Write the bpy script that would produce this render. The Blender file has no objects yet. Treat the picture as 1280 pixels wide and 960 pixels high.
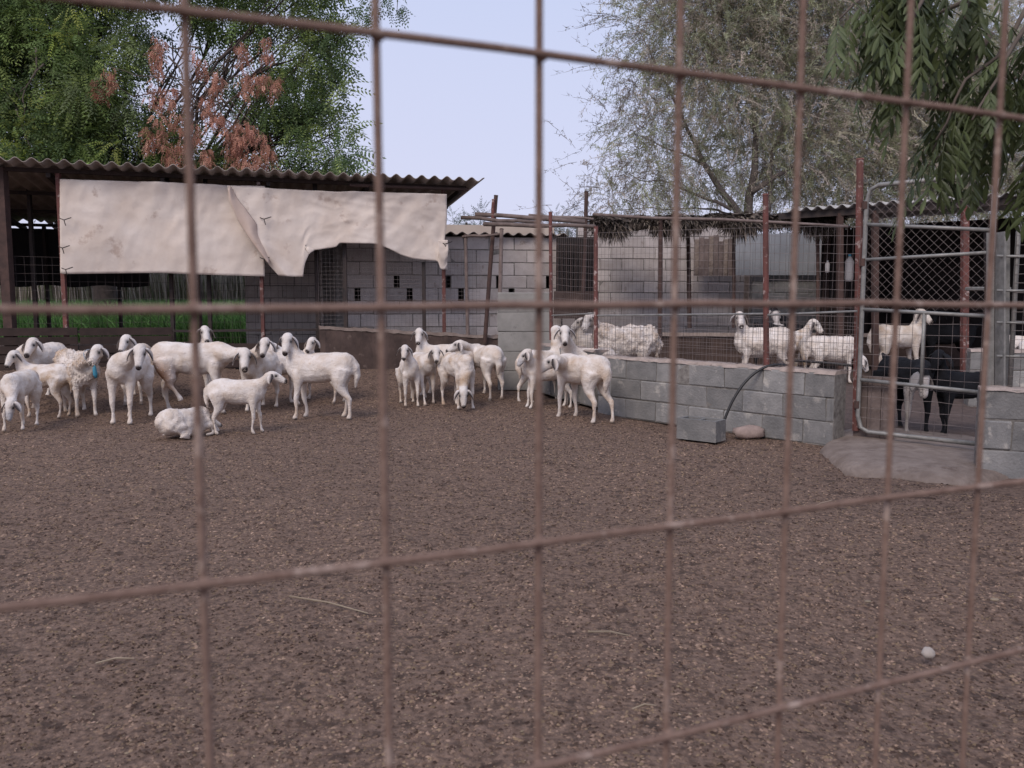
import bpy, math, random
import numpy as np
from mathutils import Vector, Matrix, noise
random.seed(7); rng = np.random.default_rng(7)
scene = bpy.context.scene
COL = scene.collection
R = math.radians
# ------------------------------------------------------------------ camera
F, H, PITCH = 1040.0, 1.18, math.atan(102/1040)
cam_d = bpy.data.cameras.new('camera'); cam = bpy.data.objects.new('camera', cam_d); COL.objects.link(cam)
cam_d.sensor_fit = 'HORIZONTAL'; cam_d.sensor_width = 7.6; cam_d.lens = 7.6*F/1280
cam_d.clip_start = 0.05; cam_d.clip_end = 2000
cam.location = (0, 0, H); cam.rotation_euler = (math.pi/2-PITCH, 0, 0)
cam_d.dof.use_dof = True; cam_d.dof.focus_distance = 9.0
cam_d.dof.aperture_fstop = (cam_d.lens/1000)/0.0040
scene.camera = cam
# ------------------------------------------------------------------ sky and light (dull dusk, high thin overcast)
SUN_EL, SUN_AZ = R(42), R(205)      # compass-like angle, 180 = behind the camera
world = bpy.data.worlds.new('World'); scene.world = world; world.use_nodes = True
nt = world.node_tree; nt.nodes.clear()
o_ = nt.nodes.new('ShaderNodeOutputWorld'); bg = nt.nodes.new('ShaderNodeBackground')
sky = nt.nodes.new('ShaderNodeTexSky'); sky.sky_type = 'NISHITA'; sky.sun_disc = False
sky.sun_elevation = SUN_EL; sky.sun_rotation = SUN_AZ; sky.dust_density = 3
scl = nt.nodes.new('ShaderNodeVectorMath'); scl.operation = 'SCALE'; scl.inputs['Scale'].default_value = 0.06
tc = nt.nodes.new('ShaderNodeTexCoord'); sp = nt.nodes.new('ShaderNodeSeparateXYZ')
rp = nt.nodes.new('ShaderNodeValToRGB')
rp.color_ramp.elements[0].position = 0.0; rp.color_ramp.elements[0].color = (.60, .585, .72, 1)
rp.color_ramp.elements[1].position = 0.6; rp.color_ramp.elements[1].color = (.46, .52, .72, 1)
nz = nt.nodes.new('ShaderNodeTexNoise'); nz.inputs['Scale'].default_value = 1.6; nz.inputs['Detail'].default_value = 3
ma = nt.nodes.new('ShaderNodeMath'); ma.operation = 'MULTIPLY_ADD'; ma.inputs[1].default_value = 0.25
mx = nt.nodes.new('ShaderNodeMix'); mx.data_type = 'RGBA'; mx.inputs['Factor'].default_value = 0.88
L = nt.links.new
L(tc.outputs['Generated'], sp.inputs[0]); L(tc.outputs['Generated'], nz.inputs['Vector'])
L(nz.outputs['Fac'], ma.inputs[0]); L(sp.outputs['Z'], ma.inputs[2]); L(ma.outputs[0], rp.inputs['Fac'])
L(sky.outputs[0], scl.inputs[0]); L(scl.outputs[0], mx.inputs['A']); L(rp.outputs[0], mx.inputs['B'])
L(mx.outputs['Result'], bg.inputs['Color']); bg.inputs['Strength'].default_value = 1.0
L(bg.outputs[0], o_.inputs[0])
sd = bpy.data.lights.new('sun', 'SUN'); sd.energy = 1.5; sd.angle = R(28); sd.color = (1, .89, .80)
sun = bpy.data.objects.new('sun', sd); COL.objects.link(sun)
dirv = Vector((math.sin(SUN_AZ)*math.cos(SUN_EL), math.cos(SUN_AZ)*math.cos(SUN_EL), math.sin(SUN_EL)))
sun.rotation_euler = dirv.to_track_quat('Z', 'Y').to_euler()
scene.view_settings.view_transform = 'Standard'; scene.view_settings.look = 'None'
scene.view_settings.exposure = 0.45; scene.view_settings.gamma = 1.0
scene.render.engine = 'CYCLES'

# ------------------------------------------------------------------ projection helpers (photo pixel -> point in the place)
cp, sp_ = math.cos(PITCH), math.sin(PITCH)
def ray(px, py):
    u, v = (px-640)/F, (480-py)/F
    return Vector((u, cp+v*sp_, -sp_+v*cp))
def A(px, py, Y):
    d = ray(px, py); return Vector((0, 0, H)) + d*(Y/d.y)
def smooth(t): t = np.clip(t, 0, 1); return t*t*(3-2*t)
PIL_Y = 10.6
def zg(X, Y):                        # yard ground: trodden dung, rising towards the shed
    X = np.asarray(X, float); Y = np.asarray(Y, float)
    s = Y-(12.38+.31*X)
    amp = (.22+.13*np.clip(-X/6.4, 0, 1.2))*(1-smooth((X-.3)/.7))
    return amp*smooth((s+2.5)/2.3)
def zpen(X, Y): return .03+.08*smooth((np.asarray(Y, float)-8)/3)
def G(px, py, gf=zg):
    d = ray(px, py); z = 0.
    for _ in range(25):
        p = Vector((0, 0, H))+d*((z-H)/d.z); z = .5*z+.5*float(gf(p.x, p.y))
    return p
def onplane(px, py, P0, P1, off=0.0):
    P0 = Vector(P0[:2]); P1 = Vector(P1[:2]); t = (P1-P0).normalized(); n = Vector((t.y, -t.x))
    if n.y > 0: n = -n
    d = ray(px, py); k = ((P0+n*off).dot(n))/(d.x*n.x+d.y*n.y)
    return Vector((0, 0, H))+d*k

# ------------------------------------------------------------------ object helpers
def tag(o, label=None, cat=None, group=None, kind=None):
    for k, v in (('label', label), ('category', cat), ('group', group), ('kind', kind)):
        if v: o[k] = v
    return o
def thing(name, label, cat, loc=(0, 0, 0), rz=0, group=None):
    o = bpy.data.objects.new(name, None); COL.objects.link(o); o.location = loc; o.rotation_euler = (0, 0, rz)
    o.empty_display_size = .1
    return tag(o, label, cat, group, 'thing')
class MB:
    def __init__(s): s.v = []; s.f = []
    def add(s, vs, fs):
        n = len(s.v); s.v += [tuple(v) for v in vs]; s.f += [tuple(i+n for i in f) for f in fs]; return s
    def box(s, c, d, rz=0, m=None):
        x, y, z = d[0]/2, d[1]/2, d[2]/2
        M = m or Matrix.Rotation(rz, 3, 'Z')
        vs = [Vector(c)+M@Vector((a*x, b*y, e*z)) for a in (-1, 1) for b in (-1, 1) for e in (-1, 1)]
        return s.add(vs, [(0, 1, 3, 2), (4, 6, 7, 5), (0, 4, 5, 1), (2, 3, 7, 6), (0, 2, 6, 4), (1, 5, 7, 3)])
    def tube(s, pts, rad, n=10, caps=True, round_caps=False, sq=(1, 1)):
        pts = [Vector(p) for p in pts]
        if not hasattr(rad, '__len__'): rad = [rad]*len(pts)
        rad = list(rad)
        if round_caps:
            d0 = (pts[0]-pts[1]).normalized(); d1 = (pts[-1]-pts[-2]).normalized(); r0, r1 = rad[0], rad[-1]
            pts = [pts[0]+d0*r0*.95, pts[0]+d0*r0*.6]+pts+[pts[-1]+d1*r1*.6, pts[-1]+d1*r1*.95]
            rad = [r0*.3, r0*.8]+rad+[r1*.8, r1*.3]
        base = len(s.v); up = None; vs = []
        for i, p in enumerate(pts):
            t = (pts[min(i+1, len(pts)-1)]-pts[max(i-1, 0)])
            t = t.normalized() if t.length > 1e-9 else Vector((0, 0, 1))
            if up is None:
                a = Vector((0, 0, 1)) if abs(t.z) < .9 else Vector((1, 0, 0)); up = (a-t*a.dot(t)).normalized()
            else:
                up = up-t*up.dot(t); up = up.normalized() if up.length > 1e-6 else t.orthogonal().normalized()
            sd_ = t.cross(up)
            for k in range(n):
                th = 2*math.pi*k/n; vs.append(p+(up*math.cos(th)*sq[0]+sd_*math.sin(th)*sq[1])*rad[i])
        fs = []
        for i in range(len(pts)-1):
            for k in range(n):
                a = i*n+k; b = i*n+(k+1) % n; fs.append((a, b, b+n, a+n))
        if caps: fs += [tuple(range(n-1, -1, -1)), tuple((len(pts)-1)*n+k for k in range(n))]
        return s.add(vs, fs)
    def loft(s, rings):
        n = len(rings[0]); vs = [p for r in rings for p in r]; fs = []
        for i in range(len(rings)-1):
            for k in range(n):
                a = i*n+k; b = i*n+(k+1) % n; fs.append((a, b, b+n, a+n))
        fs += [tuple(range(n-1, -1, -1)), tuple((len(rings)-1)*n+k for k in range(n))]
        return s.add(vs, fs)
    def mesh(s, name, off=(0, 0, 0), smooth_=False):
        me = bpy.data.meshes.new(name); o = Vector(off)
        me.from_pydata([tuple(Vector(v)-o) for v in s.v], [], s.f); me.update()
        if smooth_: me.polygons.foreach_set('use_smooth', [True]*len(me.polygons))
        return me
def link(name, me, m, parent=None, loc=(0, 0, 0), rot=(0, 0, 0), scale=None):
    if m is not None and len(me.materials) == 0: me.materials.append(m)
    o = bpy.data.objects.new(name, me); COL.objects.link(o); o.location = loc; o.rotation_euler = rot
    if scale: o.scale = scale
    if parent: o.parent = parent
    return o
def part(name, mb, m, parent, smooth_=False):      # mb in place coordinates; the parent things here have no rotation
    return link(name, mb.mesh(name, parent.location if parent.parent is None else parent.parent.location, smooth_), m, parent)
def solo(name, mb, m, label, cat, group=None, smooth_=False, kind=None, base=None):
    vs = np.array([tuple(v) for v in mb.v])
    b = base or Vector(((vs[:, 0].min()+vs[:, 0].max())/2, (vs[:, 1].min()+vs[:, 1].max())/2, vs[:, 2].min()))
    o = link(name, mb.mesh(name, b, smooth_), m, None, b)
    return tag(o, label, cat, group, kind)
def fast_mesh(name, V, Fc, cols=None, smooth_=False):
    me = bpy.data.meshes.new(name); k = Fc.shape[1]
    me.vertices.add(len(V)); me.vertices.foreach_set('co', np.ascontiguousarray(V, dtype=np.float32).ravel())
    me.loops.add(Fc.size); me.loops.foreach_set('vertex_index', np.ascontiguousarray(Fc, dtype=np.int32).ravel())
    me.polygons.add(len(Fc)); me.polygons.foreach_set('loop_start', np.arange(0, Fc.size, k, dtype=np.int32))
    try: me.polygons.foreach_set('loop_total', np.full(len(Fc), k, dtype=np.int32))
    except Exception: pass
    if smooth_: me.polygons.foreach_set('use_smooth', np.ones(len(Fc), dtype=bool))
    me.update(calc_edges=True)
    if cols is not None: paint(me, cols)
    return me
def paint(me, cols):
    a = me.color_attributes.new('tint', 'FLOAT_COLOR', 'POINT')
    c = np.ones((len(me.vertices), 4), np.float32); c[:, :cols.shape[1]] = cols; a.data.foreach_set('color', c.ravel())
def rand_rot(n, r=rng):
    q = r.normal(size=(n, 4)); q /= np.linalg.norm(q, axis=1, keepdims=True); w, x, y, z = q.T
    return np.stack([1-2*(y*y+z*z), 2*(x*y-z*w), 2*(x*z+y*w), 2*(x*y+z*w), 1-2*(x*x+z*z), 2*(y*z-x*w), 2*(x*z-y*w), 2*(y*z+x*w), 1-2*(x*x+y*y)], 1).reshape(n, 3, 3)
def instance(T, TF, M, P, S=None):      # template verts, faces, Nx3x3, Nx3
    if S is not None: M = M*S[:, None, None]
    V = np.einsum('nij,tj->nti', M, T)+P[:, None, :]
    Fc = TF[None]+(np.arange(len(P))*len(T))[:, None, None]
    return V.reshape(-1, 3), Fc.reshape(-1, TF.shape[1])

# ------------------------------------------------------------------ materials
def mat(name, c1, c2=None, scale=6, rough=.9, bump=0, bscale=60, rnd=0, attr=False, metallic=0, transl=0, c3=None, s3=20, t3=.62, lo=.35, hi=.65, stretch=None, spec=.3, streak=None):
    m = bpy.data.materials.new(name); m.use_nodes = True; n = m.node_tree; N = n.nodes; K = n.links.new
    bs = N['Principled BSDF']; out = N['Material Output']
    bs.inputs['Roughness'].default_value = rough; bs.inputs['Metallic'].default_value = metallic
    bs.inputs['Specular IOR Level'].default_value = spec
    t = N.new('ShaderNodeTexCoord'); oi = N.new('ShaderNodeObjectInfo')
    vm = N.new('ShaderNodeVectorMath'); vm.operation = 'MULTIPLY_ADD'
    K(oi.outputs['Random'], vm.inputs[0]); vm.inputs[1].default_value = (37, 51, 23); K(t.outputs['Object'], vm.inputs[2])
    vec = vm.outputs[0]
    if stretch:
        mp = N.new('ShaderNodeMapping'); mp.inputs['Scale'].default_value = stretch; K(vec, mp.inputs[0]); vec = mp.outputs[0]
    def noise_fac(sc, lo, hi, det=6):
        a = N.new('ShaderNodeTexNoise'); a.inputs['Scale'].default_value = sc; a.inputs['Detail'].default_value = det
        a.inputs['Roughness'].default_value = .62; K(vec, a.inputs['Vector'])
        b = N.new('ShaderNodeMapRange'); b.inputs['From Min'].default_value = lo; b.inputs['From Max'].default_value = hi
        K(a.outputs['Fac'], b.inputs['Value']); return b.outputs[0]
    def mix(fac, a, b, mode='MIX'):
        x = N.new('ShaderNodeMix'); x.data_type = 'RGBA'; x.blend_type = mode
        if isinstance(fac, (int, float)): x.inputs['Factor'].default_value = fac
        else: K(fac, x.inputs['Factor'])
        for s_, v in (('A', a), ('B', b)):
            if isinstance(v, tuple): x.inputs[s_].default_value = (*v[:3], 1)
            else: K(v, x.inputs[s_])
        return x.outputs['Result']
    col = c1 if c2 is None else mix(noise_fac(scale, lo, hi), c1, c2)
    if c3: col = mix(noise_fac(s3, t3, t3+.08), col, c3)
    if attr:
        at = N.new('ShaderNodeAttribute'); at.attribute_name = 'tint'
        col = mix(1.0, col, at.outputs['Color'], 'MULTIPLY')
    if rnd:
        r = N.new('ShaderNodeMapRange'); r.inputs['To Min'].default_value = 1-rnd; r.inputs['To Max'].default_value = 1+rnd
        K(oi.outputs['Random'], r.inputs['Value'])
        col = mix(1.0, col, r.outputs[0], 'MULTIPLY')
    if isinstance(col, tuple): bs.inputs['Base Color'].default_value = (*col[:3], 1)
    else: K(col, bs.inputs['Base Color'])
    if bump:
        a = N.new('ShaderNodeTexNoise'); a.inputs['Scale'].default_value = bscale; a.inputs['Detail'].default_value = 5; K(vec, a.inputs['Vector'])
        b = N.new('ShaderNodeBump'); b.inputs['Strength'].default_value = .8; b.inputs['Distance'].default_value = bump
        K(a.outputs['Fac'], b.inputs['Height']); K(b.outputs[0], bs.inputs['Normal'])
    if transl:
        tr = N.new('ShaderNodeBsdfTranslucent'); ms = N.new('ShaderNodeMixShader'); ms.inputs[0].default_value = transl
        if isinstance(col, tuple): tr.inputs['Color'].default_value = (*col[:3], 1)
        else: K(col, tr.inputs['Color'])
        K(bs.outputs[0], ms.inputs[1]); K(tr.outputs[0], ms.inputs[2]); K(ms.outputs[0], out.inputs['Surface'])
    return m
M = dict(
 ground=mat('dung_litter', (.205, .136, .102), (.080, .051, .038), scale=40, rough=1, bump=.014, bscale=55, c3=(.065, .042, .032), s3=13, t3=.55),
 chips=mat('litter_chips', (1, 1, 1), rough=1, attr=True, spec=.1),
 terrain=mat('dry_earth', (.17, .13, .10), (.12, .09, .07), scale=.6, rough=1, bump=.02, bscale=8),
 pen=mat('pen_floor', (.12, .085, .072), (.075, .053, .046), scale=14, rough=1, bump=.02, bscale=30),
 rust=mat('rusty_wire', (.225, .152, .122), (.145, .092, .073), scale=70, rough=.95, bump=.0015, bscale=260, c3=(.33, .25, .21), s3=35, t3=.56, spec=.12),
 redpost=mat('red_oxide_post', (.165, .062, .053), (.095, .045, .038), scale=9, rough=.7, bump=.002, bscale=80, c3=(.34, .26, .24), s3=16, t3=.57, rnd=.2),
 darkpost=mat('dark_rust_post', (.085, .050, .042), (.050, .032, .028), scale=12, rough=.8, bump=.002, rnd=.2),
 blackpost=mat('black_iron_post', (.030, .024, .024), (.05, .035, .03), scale=12, rough=.7),
 wire=mat('fence_wire', (.11, .085, .08), (.17, .14, .13), scale=9, rough=.6, spec=.4),
 galv=mat('galvanised_pipe', (.29, .28, .265), (.19, .185, .175), scale=20, rough=.5, metallic=.25, c3=(.18, .12, .09), s3=14, t3=.66),
 block=mat('concrete_block', (.182, .178, .174), (.262, .252, .243), scale=7, rough=.95, bump=.008, bscale=60, rnd=.22, c3=(.38, .355, .325), s3=6, t3=.58),
 block2=mat('pale_concrete_block', (.43, .375, .35), (.52, .465, .44), scale=6, rough=.95, bump=.006, bscale=70, rnd=.16, c3=(.30, .25, .22), s3=7, t3=.62),
 mortar=mat('mortar', (.26, .24, .22), (.13, .118, .108), scale=20, rough=1, bump=.004),
 coping=mat('mortar_capping', (.40, .325, .285), (.30, .24, .21), scale=11, rough=1, bump=.012, bscale=35, c3=(.16, .12, .10), s3=14, t3=.62),
 rimmud=mat('soiled_rim', (.24, .19, .165), (.16, .12, .10), scale=6, rough=1, bump=.01, bscale=30),
 render=mat('cement_render', (.215, .205, .19), (.29, .275, .255), scale=4, rough=.95, bump=.004, bscale=40, c3=(.16, .15, .145), s3=5, t3=.62),
 mudwall=mat('soiled_wall', (.095, .065, .055), (.055, .038, .033), scale=5, rough=1, bump=.01, bscale=20, c3=(.13, .095, .08), s3=8, t3=.62),
 roof=mat('fibre_cement_roof', (.36, .31, .275), (.25, .21, .185), scale=4, rough=.95, bump=.002, bscale=60, rnd=.1, c3=(.22, .2, .19), s3=9, t3=.62),
 tin=mat('tin_roof', (.42, .41, .40), (.30, .29, .28), scale=5, rough=.7, rnd=.08),
 tarp=mat('canvas_tarpaulin', (.72, .635, .57), (.60, .50, .425), scale=2.2, rough=.95, bump=.004, bscale=24, c3=(.48, .38, .32), s3=3.3, t3=.60, lo=.3, hi=.72),
 tarpfold=mat('canvas_underside', (.60, .48, .41), (.50, .385, .32), scale=3, rough=.95, bump=.003, bscale=30),
 sheet=mat('grey_steel_sheet', (.30, .31, .33), (.24, .25, .27), scale=2.5, rough=.55, metallic=.2, rnd=.08),
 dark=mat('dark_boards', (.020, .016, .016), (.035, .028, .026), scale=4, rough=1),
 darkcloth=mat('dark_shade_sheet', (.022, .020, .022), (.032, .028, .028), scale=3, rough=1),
 wood=mat('weathered_pole', (.20, .155, .14), (.12, .09, .08), scale=10, rough=.95, stretch=(1, 1, 1), bump=.003, rnd=.2),
 board=mat('old_boards', (.055, .037, .032), (.035, .025, .022), scale=8, rough=1, bump=.003, rnd=.25),
 thatch=mat('palm_leaf_thatch', (1, 1, 1), rough=1, attr=True, transl=.1),
 leaf=mat('leaf', (1, 1, 1), rough=.6, attr=True, transl=.35, spec=.25),
 nearleaf=mat('neem_leaflet', (.088, .110, .040), (.058, .076, .030), scale=9, rough=.5, transl=.25, rnd=.3, spec=.35),
 bark=mat('bark', (.075, .058, .052), (.045, .035, .032), scale=14, rough=1, bump=.01, bscale=40),
 bark2=mat('pale_bark', (.19, .16, .145), (.125, .105, .095), scale=14, rough=1, bump=.01, bscale=40),
 twig=mat('twig', (.145, .118, .100), (.10, .082, .07), scale=8, rough=1),
 wool=mat('fleece', (1, 1, 1), (.84, .79, .73), scale=9, rough=1, attr=True, bump=.012, bscale=55, spec=.05, c3=(.80, .72, .64), s3=24, t3=.60),
 goathair=mat('goat_hair', (1, 1, 1), (.7, .7, .7), scale=9, rough=1, attr=True, bump=.008, bscale=60, spec=.2),
 eye=mat('eye', (.008, .006, .006), rough=.2, spec=.6),
 bluetag=mat('blue_tag', (.06, .28, .40), (.05, .22, .33), scale=20, rough=.6),
 hose=mat('black_hose', (.018, .017, .018), rough=.5, spec=.5),
 sill=mat('cement_sill', (.25, .20, .17), (.17, .13, .108), scale=8, rough=1, bump=.02, bscale=22, c3=(.13, .095, .08), s3=4.5, t3=.60),
 stone=mat('pink_stone', (.36, .27, .24), (.26, .20, .18), scale=14, rough=1, bump=.006, bscale=40),
 whitestone=mat('white_stone', (.42, .37, .33), (.32, .28, .25), scale=30, rough=.95, bump=.002),
 straw=mat('straw', (.32, .26, .19), (.22, .17, .12), scale=5, rough=1, rnd=.3),
 plaswhite=mat('white_plastic', (.38, .36, .36), rough=.5),
 cream=mat('cream_render', (.52, .43, .36), (.44, .36, .3), scale=2, rough=.95),
)
# ================================================================== GROUND
def grid_mesh(name, x0, x1, y0, y1, st, zf, off=None):
    xs = np.arange(x0, x1+st/2, st); ys = np.arange(y0, y1+st/2, st); X, Y = np.meshgrid(xs, ys)
    Z = zf(X, Y); V = np.stack([X, Y, Z], -1).reshape(-1, 3); nx = len(xs)
    i = (np.arange(len(ys)-1)[:, None]*nx+np.arange(nx-1)[None]).ravel()
    return fast_mesh(name, V, np.stack([i, i+1, i+nx+1, i+nx], 1), smooth_=True)
_ph = rng.uniform(0, 6.28, (40, 2)); _fr = rng.normal(size=(40, 2))*np.repeat([2, 5, 11, 24], 10)[:, None]; _am = np.repeat([.007, .004, .0022, .0012], 10)
def bumps(X, Y):
    z = np.zeros_like(X)
    for i in range(40): z = z+_am[i]*np.sin(_fr[i, 0]*X+_ph[i, 0])*np.sin(_fr[i, 1]*Y+_ph[i, 1])
    return z
g = link('yard_ground', grid_mesh('yard_ground', -11, 5.2, -.6, 12.9, .06, lambda X, Y: zg(X, Y)+bumps(X, Y)), M['ground']); tag(g, kind='structure')
def zterr(X, Y):
    return np.where((X > -11.5) & (X < 9) & (Y > -1) & (Y < 17), -.25, .0)+bumps(X*.3, Y*.3)*2
g = link('terrain', grid_mesh('terrain', -160, 160, -60, 400, 2.0, zterr), M['terrain']); tag(g, kind='structure')
g = link('shed_floor', grid_mesh('shed_floor', -11, 1.2, 9.8, 18.5, .15, lambda X, Y: .215+.13*np.clip(-X/6.4, 0, 1.2)+bumps(X, Y)-.5*(Y < 12.45+.31*X)), M['pen']); tag(g, kind='structure')
mb = MB(); pts = [(.45, 10.9), (.62, 10.5), (1.12, 8.75), (2.86, 6.78), (3.5, 6.0), (5.2, 5.2), (9, 5.2), (9, 17), (.45, 17)]
xs = [.45+.19*i for i in range(46)]
V = []; Fq = []
def penleft(Y):
    if Y > 10.6: return .5
    if Y > 8.78: return .5+(10.6-Y)*.32
    if Y > 6.0: return 1.1+(8.78-Y)*.88
    return 3.5+(6.0-Y)*1.5
ys = np.arange(5.0, 18.1, .2); cols_ = np.linspace(0, 1, 46)
for y in ys:
    xl = penleft(y)
    for c in cols_:
        x = xl+(10-xl)*c; V.append((x, y, float(zpen(x, y))+float(bumps(np.array(x), np.array(y)))))
n = 46
for j in range(len(ys)-1):
    for i in range(n-1): Fq.append((j*n+i, j*n+i+1, (j+1)*n+i+1, (j+1)*n+i))
g = link('pen_ground', fast_mesh('pen_ground', np.array(V), np.array(Fq), smooth_=True), M['pen']); tag(g, kind='structure')

# litter: flakes of trodden dung and chaff
def chips(n, y0, y1, size, name, seed, cols, kindlabel, power=1.0, zoff=0, flat=.28):
    r = np.random.default_rng(seed)
    Y = y0+(y1-y0)*r.random(n)**power; X = (r.random(n)*2-1)*(Y*.68+.35)
    ok = (X < 5.0) & (X < np.interp(Y, [5, 6.7, 8.7, 10.6], [3.0, 2.66, .98, .1])) | (Y < 4.9) & (X < 5); X, Y = X[ok], Y[ok]; n = len(X)
    T = np.array([(-.5, -.16, 0), (.05, -.32, 0), (.5, .05, 0), (-.05, .30, 0), (-.03, 0, flat)])
    TF = np.array([(0, 1, 4), (1, 2, 4), (2, 3, 4), (3, 0, 4)])
    a = r.random(n)*6.28; tx = r.normal(0, .35, n); ca, sa = np.cos(a), np.sin(a)
    Mz = np.zeros((n, 3, 3)); asp = r.uniform(.35, 1.4, n)
    Mz[:, 0, 0] = ca; Mz[:, 0, 1] = -sa*asp; Mz[:, 1, 0] = sa; Mz[:, 1, 1] = ca*asp; Mz[:, 2, 2] = 1; Mz[:, 2, 0] = tx*.5
    S = size*np.clip(r.lognormal(0, .4, n), .4, 1.7)
    P = np.stack([X, Y, zg(X, Y)+bumps(X, Y)+zoff], 1)
    V, Fc = instance(T, TF, Mz, P, S*(1 if power < 1.2 else np.clip(.75+.06*Y, .8, 1.3)))
    ci = r.integers(0, len(cols), n); c = np.array(cols)[ci]*r.uniform(.8, 1.2, (n, 1)); pat = .5*np.sin(X*1.7+2*np.sin(Y*1.1))+.5*np.sin(Y*2.3+1.5*np.sin(X*2.1+1)); 
    q1 = np.sin(23*X+3*np.sin(9*Y+seed)+1.7*Y)*np.sin(27*Y+3*np.sin(11*X)-2*X); q2 = np.sin(61*X+3*np.sin(23*Y))*np.sin(53*Y+3*np.sin(29*X+1)); c = c*(1.08+.12*pat+.26*q1+.20*q2)[:, None]
    o = link(name, fast_mesh(name, V, Fc, np.repeat(c, 5, 0)), M['chips']); tag(o, kindlabel, None, None, 'stuff'); return o
chips(190000, 1.4, 11.5, .0145, 'dung_flakes', 3, [(.22, .150, .112), (.165, .110, .082), (.070, .045, .034), (.185, .130, .085), (.235, .162, .118), (.050, .032, .026), (.165, .11, .08), (.09, .059, .044)], 'trodden dung and litter covering the yard', 1.25, -.001)
chips(8000, 1.4, 9.5, .008, 'chaff', 5, [(.30, .225, .165), (.26, .19, .135), (.25, .195, .13)], 'pale chaff and straw bits scattered over the yard', 1.1, .003, .12)

# ================================================================== BLOCK WALLS
def block_mesh(name, l, w, h, seed, hollow=False):
    r = random.Random(seed); b = .007; mb = MB()
    def ring(z, ins):
        out = []
        for sx, sy in ((-1, -1), (1, -1), (1, 1), (-1, 1)):
            out.append(Vector((sx*(l/2-ins)+r.uniform(-.006, .006), sy*(w/2-ins)+r.uniform(-.003, .003), z+r.uniform(-.004, .004))))
        return out
    mb.loft([ring(0, b), ring(b, 0), ring(h-b, 0), ring(h, b)])
    return mb.mesh(name)
BL, BH, BT = .39, .19, .19
BLOCKS = {k: [block_mesh('block', BL, BT, BH, i+k) for i in range(4)] for k in (0, 50)}
for k, ms in BLOCKS.items():
    for me in ms: me.materials.append(M['block'] if k == 0 else M['block2'])
def block_wall(name, label, P0, P1, z0, courses, cw=.40, ch=.20, style=0, gaps=0, group=None, cap=None, skip=None, mortar_in=.006):
    P0 = Vector((P0[0], P0[1], 0)); P1 = Vector((P1[0], P1[1], 0)); d = P1-P0; Lw = d.length; d.normalize(); a = math.atan2(d.y, d.x)
    t = thing(name, label, 'wall', (P0.x, P0.y, z0), 0, group); nrm = Vector((-d.y, d.x, 0)); r = random.Random(hash_(name+label))
    runs = []
    for c in range(courses):
        x = -cw*.5*(c % 2); k = 0; z = c*ch
        while x < Lw-.03:
            xa = max(x, 0)+.005; xb = min(x+cw, Lw)-.005; x += cw; k += 1
            gap = gaps and c in (courses-4, courses-5) and (k+c) % 2 == 0
            if gap: xb -= .085
            if xb-xa < .04 or (skip and skip(c, (xa+xb)/2)): continue
            me = r.choice(BLOCKS[style]); m_ = (xa+xb)/2
            o = link('block', me, None, t, tuple(d*m_+nrm*r.uniform(-.004, .004)+Vector((0, 0, z+.004))), (0, 0, a+r.uniform(-.008, .008)+(math.pi if r.random() < .5 else 0)), ((xb-xa)/BL, 1, (ch-.008)/BH))
            runs.append((c, xa, xb))
    mb = MB()                      # recessed mortar bed; left open at ventilation slots
    for c, xa, xb in runs:
        mid = d*((xa+xb)/2); mb.box(Vector((P0.x, P0.y, z0))+mid+Vector((0, 0, c*ch+ch/2)), (xb-xa+.0098, BT-2*mortar_in, ch+.004), a)
    part('mortar', mb, M['mortar'], t)['kind'] = 'stuff'
    if cap:
        mb = MB(); n = int(Lw/.07); rings = []
        for i in range(n+1):
            p = Vector((P0.x, P0.y, z0+courses*ch))+d*(Lw*i/n); hh = cap*r.uniform(.55, 1.2); w = BT/2+r.uniform(-.004, .014)
            rings.append([p+nrm*-w+Vector((0, 0, -.012*r.random())), p+nrm*w+Vector((0, 0, -.012*r.random())), p+nrm*(w*.7)+Vector((0, 0, hh)), p+nrm*(-w*.7)+Vector((0, 0, hh*r.uniform(.7, 1.1)))])
        mb.loft(rings); part('capping', mb, M['coping'], t)
    return t
def hash_(s):
    h = 7
    for ch in s: h = (h*31+ord(ch)) % 1000003
    return h
# low wall of the right-hand pen, its short return, and the wall right of the gate
W1a, W1b = (.98, 8.84), (2.70, 6.80)
block_wall('low_block_wall', 'low grey block wall running from the sheep to the tubular gate, black hose over it', W1a, W1b, 0.0, 3, cap=.028)
block_wall('low_block_wall', 'short low block wall behind the two sheep by the square pillar', (.42, 10.5), (.97, 9.0), 0.05, 3, cap=.02)
block_wall('low_block_wall', 'low grey block wall right of the tubular gate with silver post on it', (3.17, 5.62), (4.6, 4.95), 0.0, 3, cap=.02)
block_wall('low_block_wall', 'low wall inside pen with pale mud topping behind penned sheep', (5.0, 9.1), (7.4, 8.4), .05, 3, cap=.03)
# pier + perforated wall of the far building
BW0, BW1 = (-2.55, 12.95), (.78, 13.45)
block_wall('perforated_block_wall', 'pale block wall with open ventilation slots behind the leaning posts', BW0, BW1, .2, 10, style=50, gaps=1)
block_wall('block_wall', 'dim block wall seen under the tarpaulin beside green crop', (-4.35, 13.7), (-3.05, 13.8), .25, 9, style=50)
block_wall('block_wall', 'grey block side wall in shade inside the shed under the torn tarpaulin', (-3.02, 13.75), (-2.62, 12.9), .2, 10)
block_wall('block_wall', 'tall pale block wall behind the pen left of the steel sheets', (1.15, 14.95), (4.2, 15.3), .15, 12, style=50)
block_wall('block_wall', 'grey block wall below the steel sheets at the back of the pen', (4.25, 14.9), (5.9, 14.9), .15, 8)
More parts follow.
